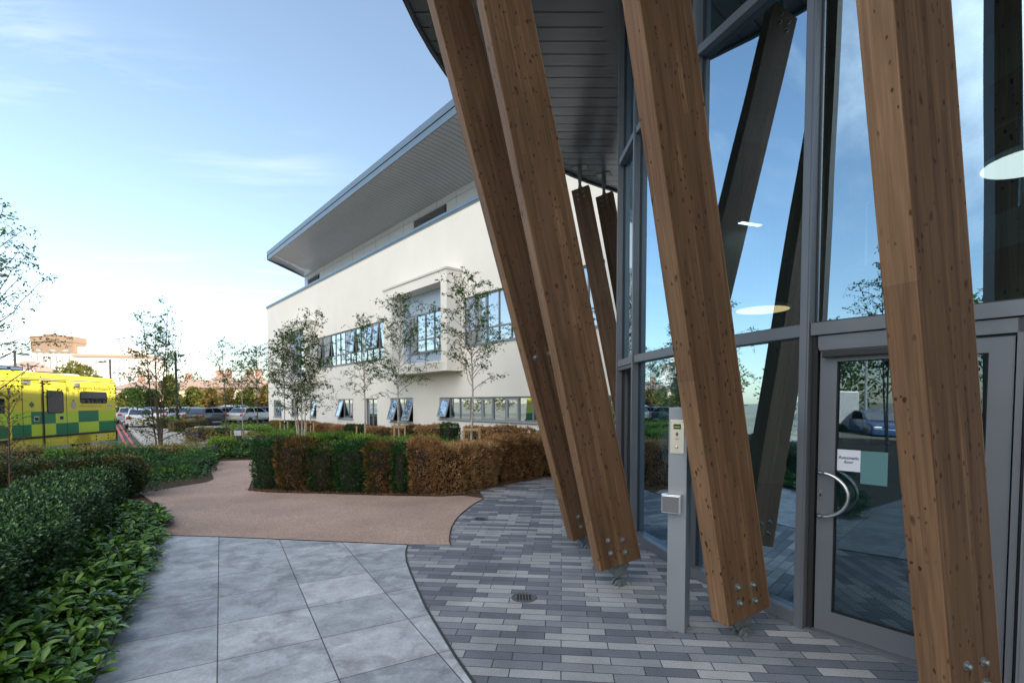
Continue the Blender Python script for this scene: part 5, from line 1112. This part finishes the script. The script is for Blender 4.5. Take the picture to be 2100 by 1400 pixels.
# ------------------------------------------------------------------ parked cars
CG = glassmat('car_glass', None, .18, (.9, .95, 1), body=(.01, .012, .016)); TL = mat('tail_lamp', (.45, .02, .02), .3); HL = mat('head_lamp', (.7, .7, .72), .15, .3)
def carpaint(n, c): return mat('car_paint_' + n, c, .3, .1, coat=.6)
def build_car(paint):
    T = thing('parked_car', (0, 0, 0), 0, 'x', 'car', 'cars parked in the car park')
    Lc, Wc = 4.4, 1.8
    side = [(-2.2, .35), (-2.2, .85), (-2.1, .98), (-1.3, 1.02), (1.2, .98), (1.95, .85), (2.18, .68), (2.2, .35)]
    roof = [(-1.95, .99), (-1.55, 1.4), (-1.2, 1.48), (.2, 1.48), (.55, 1.4), (1.25, .97)]
    mb = MB(); secs = [(-.9, .93), (-.86, 1.), (.86, 1.), (.9, .93)]
    xz_prism(mb, side, -.88, .88); B_ = part('body', mb, paint, T, bevel=.07, smooth=True)
    mb = MB(); n = len(roof)
    vs = [(x, -.78 + (z - .98) * .32, z) for x, z in roof] + [(x, .78 - (z - .98) * .32, z) for x, z in roof]
    mb.add(vs, [(i, (i + 1) % n, (i + 1) % n + n, i + n) for i in range(n)] + [tuple(range(n - 1, -1, -1)), tuple(range(n, 2 * n))]); part('cabin', mb, paint, T, bevel=.03)
    mb = MB()
    def q(p, s, o=.006): return (p[0], s * (.78 - (p[1] - .98) * .32 + o), p[1])
    for s in (-1, 1):
        for poly in ([(-1.75, 1.06), (-1.48, 1.38), (-.65, 1.42), (-.6, 1.04)], [(-.5, 1.04), (-.52, 1.42), (.2, 1.42), (.5, 1.35), (.98, 1.03)]):
            f = [(0, 1, 2, 3)] if len(poly) == 4 else [(0, 1, 2, 3, 4)]
            if s > 0: f = [tuple(reversed(f[0]))]
            mb.add([q(p, s) for p in poly], f)
    mb.add([(-1.93, -.68, 1.05), (-1.93, .68, 1.05), (-1.6, .58, 1.38), (-1.6, -.58, 1.38)], [(0, 3, 2, 1)]); mb.add([(1.2, -.7, 1.03), (1.2, .7, 1.03), (.62, .6, 1.38), (.62, -.6, 1.38)], [(0, 1, 2, 3)])
    part('window', mb, CG, T)
    for x in (-1.35, 1.35):
        for s in (-1, 1):
            mb = MB(); Mw = Matrix.Translation((x, s * .8, .32)) @ Matrix.Rotation(R(-90 * s), 4, 'X'); mb.lathe([(.2, -.1), (.31, -.1), (.32, .08), (.2, .1)], 18, 0, Mw); Wl = part('wheel', mb, RUBBER, T)
            mb = MB(); mb.lathe([(.2, .0), (.21, .095), (.05, .085), (.01, .1)], 12, 0, Mw); part('rim', mb, CHR, Wl)
    for s in (-1, 1):
        mb = MB(); mb.box(-2.215, -2.15, s * .68 - .16, s * .68 + .16, .72, .9); part('tail_light', mb, TL, T, bevel=.02)
        mb = MB(); mb.box(2.1, 2.2, s * .64 - .17, s * .64 + .17, .62, .75); part('headlight', mb, HL, T, bevel=.02)
    mb = MB(); mb.box(-2.22, -2.2, -.26, .26, .5, .61); part('number_plate', mb, mat('plate_yellow', (.7, .55, .08), .5), T)
    return T
PW, PS, PDK, PB, PR = carpaint('white', (.75, .75, .75)), carpaint('silver', (.42, .44, .46)), carpaint('dark', (.035, .04, .05)), carpaint('blue', (.05, .12, .3)), carpaint('red', (.4, .03, .03))
protos = {}
def car(px, Y, rz, paint, label, pos=None, s=1.):
    k = paint.name
    T = protos[k] if k in protos else None
    if T is None: T = protos[k] = build_car(paint)
    else: T = copy_tree(T)
    x, y = pos or onray(px, Y); T.location = (x, y, -.29); T.rotation_euler = (0, 0, R(rz)); T.scale = (s, s, s); T['label'] = label
    return T
car(262, 47, 130, PS, 'silver car at the left of the car park close to the road')
car(286, 38, 128, PW, 'white car nearest the road, rear towards the camera')
car(310, 50, 118, PB, 'blue car behind the white one nearest the road')
car(347, 44, 100, PW, 'white car seen through the stems of the multi stemmed birch')
car(393, 46, 92, PS, 'silver car with rear lights just right of the multi stemmed birch', s=1.02)
car(428, 43, 90, PDK, 'dark car with large rear window in the middle of the car park', s=1.0)
car(462, 47, 88, PDK, 'dark car right of the large rear window one')
car(487, 54, 88, PW, 'white car farther back with a dark rear window', s=1.1)
car(516, 46, 80, PS, 'pale silver car near the white building corner')
car(540, 50, 78, PB, 'blue car beside the white building corner')
car(0, 0, 0, PR, 'red car left of the camera, mirrored in windows', pos=(-24, 6))
car(0, 0, 0, PS, 'silver car left and behind the camera', pos=(-24, -1), s=1.0)
car(0, 0, 0, PB, 'blue car left and far behind the camera', pos=(-24, -7))
car(0, 0, 0, PDK, 'dark car left and farthest behind the camera', pos=(-24, -13))
car(375, 52, 90, PR, 'red car far back behind the birch stems')

# ------------------------------------------------------------------ background trees, houses, far hospital, lamps
def bush_tree(x, y, hgt, wid, seed, m, label, name='leafy_tree', n=5000, leaf=.3, clear=.22, g0=None, trunk=.2):
    r = np.random.default_rng(seed); g = gz(x, y) if g0 is None else g0
    t = thing(name, (x, y, g), 0, label, 'tree', 'trees in the background'); mb = MB()
    mb.tube([(0, 0, -.2), (.05, .03, hgt * .3), (0, .05, hgt * .75)], [trunk, trunk * .7, trunk * .2], 8)
    cl = []
    for k in range(26):
        a = r.uniform(0, 6.28); q = math.sqrt(r.uniform(0, 1)); z = r.uniform(0, 1); w_ = wid / 2 * math.sqrt(max(.05, 1 - (2 * z - .85) ** 2 * .8)) * q
        c = (math.cos(a) * w_, math.sin(a) * w_, hgt * (clear + (1 - clear) * z * .9)); cl.append((c, r.uniform(.13, .26) * wid * .8))
        if k < 10: mb.tube([(0, 0, hgt * r.uniform(.15, .4)), c], [trunk * .35, trunk * .1], 5, cap=False)
    link('trunk', mb.mesh('trunk', BARKD), t)
    idx = r.integers(0, len(cl), n); C0 = np.array([c for c, _ in cl])[idx]; Rr = np.array([q for _, q in cl])[idx]
    d = r.normal(0, 1, (n, 3)); d /= np.linalg.norm(d, axis=1, keepdims=True); P = C0 + d * (Rr * r.uniform(.55, 1.08, n))[:, None]; P[:, 2] = np.clip(P[:, 2], hgt * clear * .5, hgt)
    V, F = leaves(P, d + r.normal(0, .6, d.shape) + np.array([[0, 0, .3]]), r.uniform(.6, 1.3, n) * leaf, r.uniform(.6, 1.1, n) * leaf * .6, fold=.2)
    link('crown', rawmesh('crown', V, F, m), t); return t
BGG = leafmat('far_green', [(.03, .07, .015), (.06, .12, .02), (.1, .16, .03)], .6, .25)
BGY = leafmat('far_yellow_green', [(.08, .1, .02), (.16, .18, .03), (.28, .24, .05)], .6, .3)
BGO = leafmat('far_orange', [(.13, .1, .03), (.26, .18, .05), (.36, .25, .08)], .6, .3)
BGD = leafmat('far_dark', [(.015, .035, .012), (.03, .06, .018), (.05, .09, .025)], .6, .2)
def bt(px, Y, toppx, widpx, seed, m, label, **k):
    x, y = onray(px, Y); bush_tree(x, y, (825 - toppx) / 1034 * Y + 1.9, widpx / 1034 * Y, seed, m, label, **k)
bt(158, 62, 742, 78, 1, BGY, 'rounded yellow green tree rising behind the ambulance', n=6000, leaf=.32)
bt(205, 66, 768, 50, 2, BGG, 'smaller green tree right of the rounded one behind the ambulance', leaf=.3)
bt(352, 62, 768, 36, 3, BGY, 'yellowing tree behind the stems of the multi stemmed birch', leaf=.3)
bt(275, 63, 798, 60, 4, BGG, 'wide green bush behind the parked cars at the left', leaf=.3)
bt(318, 65, 800, 44, 5, BGG, 'second green bush behind the parked cars', leaf=.3)
bt(395, 64, 795, 44, 6, BGY, 'yellow bush behind the parked cars', leaf=.3)
bt(432, 66, 797, 40, 7, BGO, 'orange autumn bush behind the parked cars, left one', leaf=.3)
bt(470, 64, 800, 40, 8, BGO, 'orange autumn bush behind the parked cars, middle one', leaf=.3)
bt(508, 63, 798, 40, 9, BGY, 'yellow autumn bush behind the parked cars near the white building', leaf=.3)
bt(545, 60, 790, 36, 10, BGO, 'orange autumn bush at the white building corner', leaf=.3)
bt(248, 56, 805, 20, 11, BGY, 'small yellow bush just right of the ambulance', leaf=.25, n=2500)
for k, (x, y, h_, w_, m) in enumerate(((-48, 8, 9, 9, BGG), (-50, -2, 11, 10, BGY), (-46, -12, 9, 9, BGG), (-52, 19, 10, 10, BGD), (-44, -24, 12, 12, BGG), (-36, -34, 12, 12, BGD), (-20, -40, 12, 12, BGG), (-54, 32, 8, 9, BGY))):
    bush_tree(x, y, h_, w_, 20 + k, m, ['broad green tree across the road, mirrored in the glass', 'tall yellow green tree across the road left of the camera', 'green tree across the road, behind the camera on the left', 'dark tree across the road beyond the picture edge', 'large green tree far behind the camera on the left', 'large dark tree far behind the camera', 'large green tree directly behind the camera', 'yellow green tree far left beyond the ambulance'][k], n=3500, leaf=.4, g0=-.3)
ROOFT = mat('terracotta_tile', (.33, .235, .19), .85, var=.15, scale=1.5); HW = mat('house_wall_cream', (.7, .56, .42), .9, var=.06); HB_ = mat('house_wall_brick', (.38, .23, .17), .9, var=.15, scale=2); WIN = mat('house_window', (.1, .12, .15), .2); WHT = mat('white_trim', (.75, .73, .7), .6)
def house(px, Y, widpx, ridge, eave, label, wall=HW, chim=1, dep=8, hip=True):
    x, y = onray(px, Y); W2 = widpx / 1034 * Y / 2; hz = (825 - ridge) / 1034 * Y + 1.92; he = (825 - eave) / 1034 * Y + 1.92
    t = thing('house', (x, y, -.3), 0, label, 'house', 'houses beyond the car park')
    mb = MB(); mb.box(-W2, W2, 0, dep, 0, he); part('wall', mb, wall, t)
    mb = MB(); e = .4; hw = W2 * .45 if hip else W2 + e
    mb.add([(-W2 - e, -e, he), (W2 + e, -e, he), (W2 + e, dep + e, he), (-W2 - e, dep + e, he), (-hw, dep / 2, hz), (hw, dep / 2, hz)], [(0, 1, 5, 4), (1, 2, 5), (2, 3, 4, 5), (3, 0, 4), (3, 2, 1, 0)]); RFx = part('roof', mb, ROOFT, t)
    for k in range(chim):
        cx = -hw * .6 + k * hw * 1.3; mb = MB(); mb.box(cx - .5, cx + .5, dep / 2 - .4, dep / 2 + .4, hz - 1.2, hz + 1.1); mb.lathe([(.15, hz + 1.1), (.12, hz + 1.5)], 8, M=Matrix.Translation((cx, dep / 2, 0))); part('chimney', mb, HB_, RFx)
    nw = max(2, int(W2 / 1.6))
    for k in range(nw):
        wx = -W2 + (k + .5) * 2 * W2 / nw
        for z in ((1.0, 2.3), (3.7, 4.8)):
            if z[1] < he - .1: mb = MB(); mb.box(wx - .55, wx + .55, -.05, -.002, z[0], z[1], 0); mb.box(wx - .45, wx + .45, -.06, -.051, z[0] + .1, z[1] - .1, 1); part('window', mb, [WHT, WIN], t)
house(272, 96, 85, 779, 797, 'house with wide terracotta hipped roof right of the ambulance', chim=1)
house(372, 100, 70, 775, 798, 'terracotta roofed house behind the yellowing tree', chim=1)
house(436, 96, 62, 768, 795, 'brick house with chimney in the middle of the row', wall=HB_, chim=2)
house(500, 94, 60, 767, 795, 'cream house with chimney near the white building', chim=2)
house(560, 90, 50, 770, 795, 'brick house half hidden by the white building corner', wall=HB_, chim=1)
house(28, 110, 60, 738, 760, 'low brick house left of the brown tower', wall=HB_, chim=0)
# far hospital with brown top
Yt = 190; k_ = Yt / 1034
def X_(px): return (px - 1050) * k_
def Z_(py): return (825 - py) * k_ + EYE
BRN = mat('brown_cladding', (.26, .18, .125), .8, var=.05); WPL = mat('white_pier', (.8, .76, .7), .8); GLS = mat('far_window_grey', (.3, .32, .34), .4)
t = thing('tower_block', (X_(112), Yt, -.3), R(8), 'distant tower block with brown upper floors over white piers', 'building')
W2 = 38.5 * k_; dz = .3; dp = 14
mb = MB(); mb.box(-W2, W2, 0, 7, Z_(724) + dz, Z_(702) + dz); mb.box(-W2 - .2, W2 + .2, -.3, 7.3, Z_(701.8) + dz, Z_(690) + dz); mb.box(-W2 * .6, -W2 * .1, 2, 6, Z_(690) + dz, Z_(684) + dz); part('brown_storeys', mb, BRN, t)
mb = MB(); mb.box(-W2 + .5, W2 - .2, .3, dp, 0, Z_(724) + dz); part('wall', mb, mat('far_wall_grey', (.5, .47, .44), .8), t)
mb = MB()
for i in range(7):
    x = -W2 + .8 + i * (2 * W2 - 1.4) / 6; mb.box(x - .55, x + .55, -.15, .29, 0, Z_(725) + dz)
part('pier', mb, WPL, t)
for i in range(6):
    x = -W2 + .8 + (i + .5) * (2 * W2 - 1.4) / 6
    for py in (735, 749, 763, 777): mb = MB(); mb.box(x - .7, x + .7, .2, .29, Z_(py + 4) + dz, Z_(py - 4) + dz); part('window', mb, GLS, t)
for i in range(3): x = -W2 * .62 + i * W2 * .62; mb = MB(); mb.box(x - 1, x + 1, -.05, -.001, Z_(721) + dz, Z_(717) + dz); part('window', mb, GLS, t)
t = thing('hospital_wing', (X_(215), Yt + 3, -.3), R(8), 'long pale distant wing right of the brown tower', 'building')
W3 = 68 * k_
mb = MB(); mb.box(-W3, W3, 0, dp, 0, Z_(731) + dz); mb.box(-W3, W3 * .5, 2, dp, Z_(726) + dz, Z_(710) + dz); part('wall', mb, mat('far_cream', (.78, .7, .62), .85), t)
mb = MB(); mb.box(-W3, W3 + .3, -.6, dp, Z_(731) + dz, Z_(726) + dz); part('roof_band', mb, mat('band_brown', (.36, .25, .2), .8), t)
for i in range(14):
    x = -W3 + 1.2 + i * (2 * W3 - 2) / 14
    for py in (740, 752, 764, 776, 788): mb = MB(); mb.box(x - .45, x + .45, -.06, -.001, Z_(py + 3) + dz, Z_(py - 3) + dz); part('window', mb, GLS, t)
def lamp(px, Y, toppx, arm, label, name='street_lamp'):
    x, y = onray(px, Y); h = (825 - toppx) / 1034 * Y + EYE + .3; t = thing(name, (x, y, -.3), 0, label, 'street lamp', 'dark street lamps')
    mb = MB(); mb.tube([(0, 0, 0), (0, 0, 1.2), (0, 0, h)], [.1, .085, .07], 8); part('pole', mb, METALD, t)
    mb = MB(); L2 = arm; mb.tube([(0, 0, h - .2), (L2 * .5, 0, h - .15), (L2, 0, h - .22)], .03, 6); part('arm', mb, METALD, t)
    mb = MB(); mb.box(min(L2 * .4, L2), max(L2 * .4, L2), -.1, .1, h - .3, h - .22); part('lamp_head', mb, METALD, t, bevel=.02)
lamp(35, 36, 720, 1.0, 'dark street lamp behind the ambulance, leftmost'); lamp(61, 60, 747, 1.2, 'lower dark street lamp between the leftmost one and the brown tower'); lamp(229, 42, 737, -.95, 'dark street lamp above the rear of the ambulance, arm to the left'); lamp(363, 34, 722, .5, 'dark street lamp standing behind the multi stemmed birch')
lamp(0, 30, 560, .8, 'tall dark street lamp at the very left edge')
for k, (x, y) in enumerate(((-28, 3), (-30, -9))):
    t = thing('street_lamp', (x, y, -.3), 0, ['pale double street lamp across the road, mirrored in the glass', 'pale double street lamp behind the camera on the left'][k], 'street lamp', 'pale street lamps')
    mb = MB(); mb.tube([(0, 0, 0), (0, 0, 7)], [.09, .06], 8); mb.tube([(0, -1, 7.1), (0, 0, 6.95), (0, 1, 7.1)], .035, 6); part('pole', mb, mat('pale_steel', (.6, .6, .6), .4, .4), t)
    mb = MB(); mb.box(-.1, .1, -1.3, -.8, 7.05, 7.15); mb.box(-.1, .1, .8, 1.3, 7.05, 7.15); part('lamp_head', mb, mat('pale_steel', (.6, .6, .6)), t)
# delivery van across the road (mirrored in the door glass)
t = thing('delivery_van', (-25.5, -4.0, -.3), R(90), 'white delivery van with black letters across the road, mirrored in the door glass', 'van')
mb = MB(); xz_prism(mb, [(-2.6, .4), (-2.6, 2.5), (1.2, 2.55), (1.7, 2.3), (2.2, 1.4), (2.9, 1.15), (2.95, .4)], -1, 1); part('body', mb, PW, t, bevel=.06)
mb = MB(); xz_prism(mb, [(1.3, 1.45), (1.3, 2.2), (1.6, 2.15), (2.05, 1.45)], -1.006, -1.001); xz_prism(mb, [(1.3, 1.45), (1.3, 2.2), (1.6, 2.15), (2.05, 1.45)], 1.001, 1.006); part('window', mb, CG, t)
for x in (-1.7, 2.0):
    for s in (-1, 1): mb = MB(); mb.lathe([(.2, -.1), (.36, -.1), (.36, .1), (.2, .1)], 18, 0, Matrix.Translation((x, s * .9, .36)) @ Matrix.Rotation(R(-90 * s), 4, 'X')); part('wheel', mb, RUBBER, t)
me = text_mesh('DP', .7, INK, 'lettering', 'CENTER', .003, .01); link('lettering', me, t, Matrix.Translation((-.8, -1.004, 1.55)) @ Matrix.Rotation(R(90), 4, 'X'))
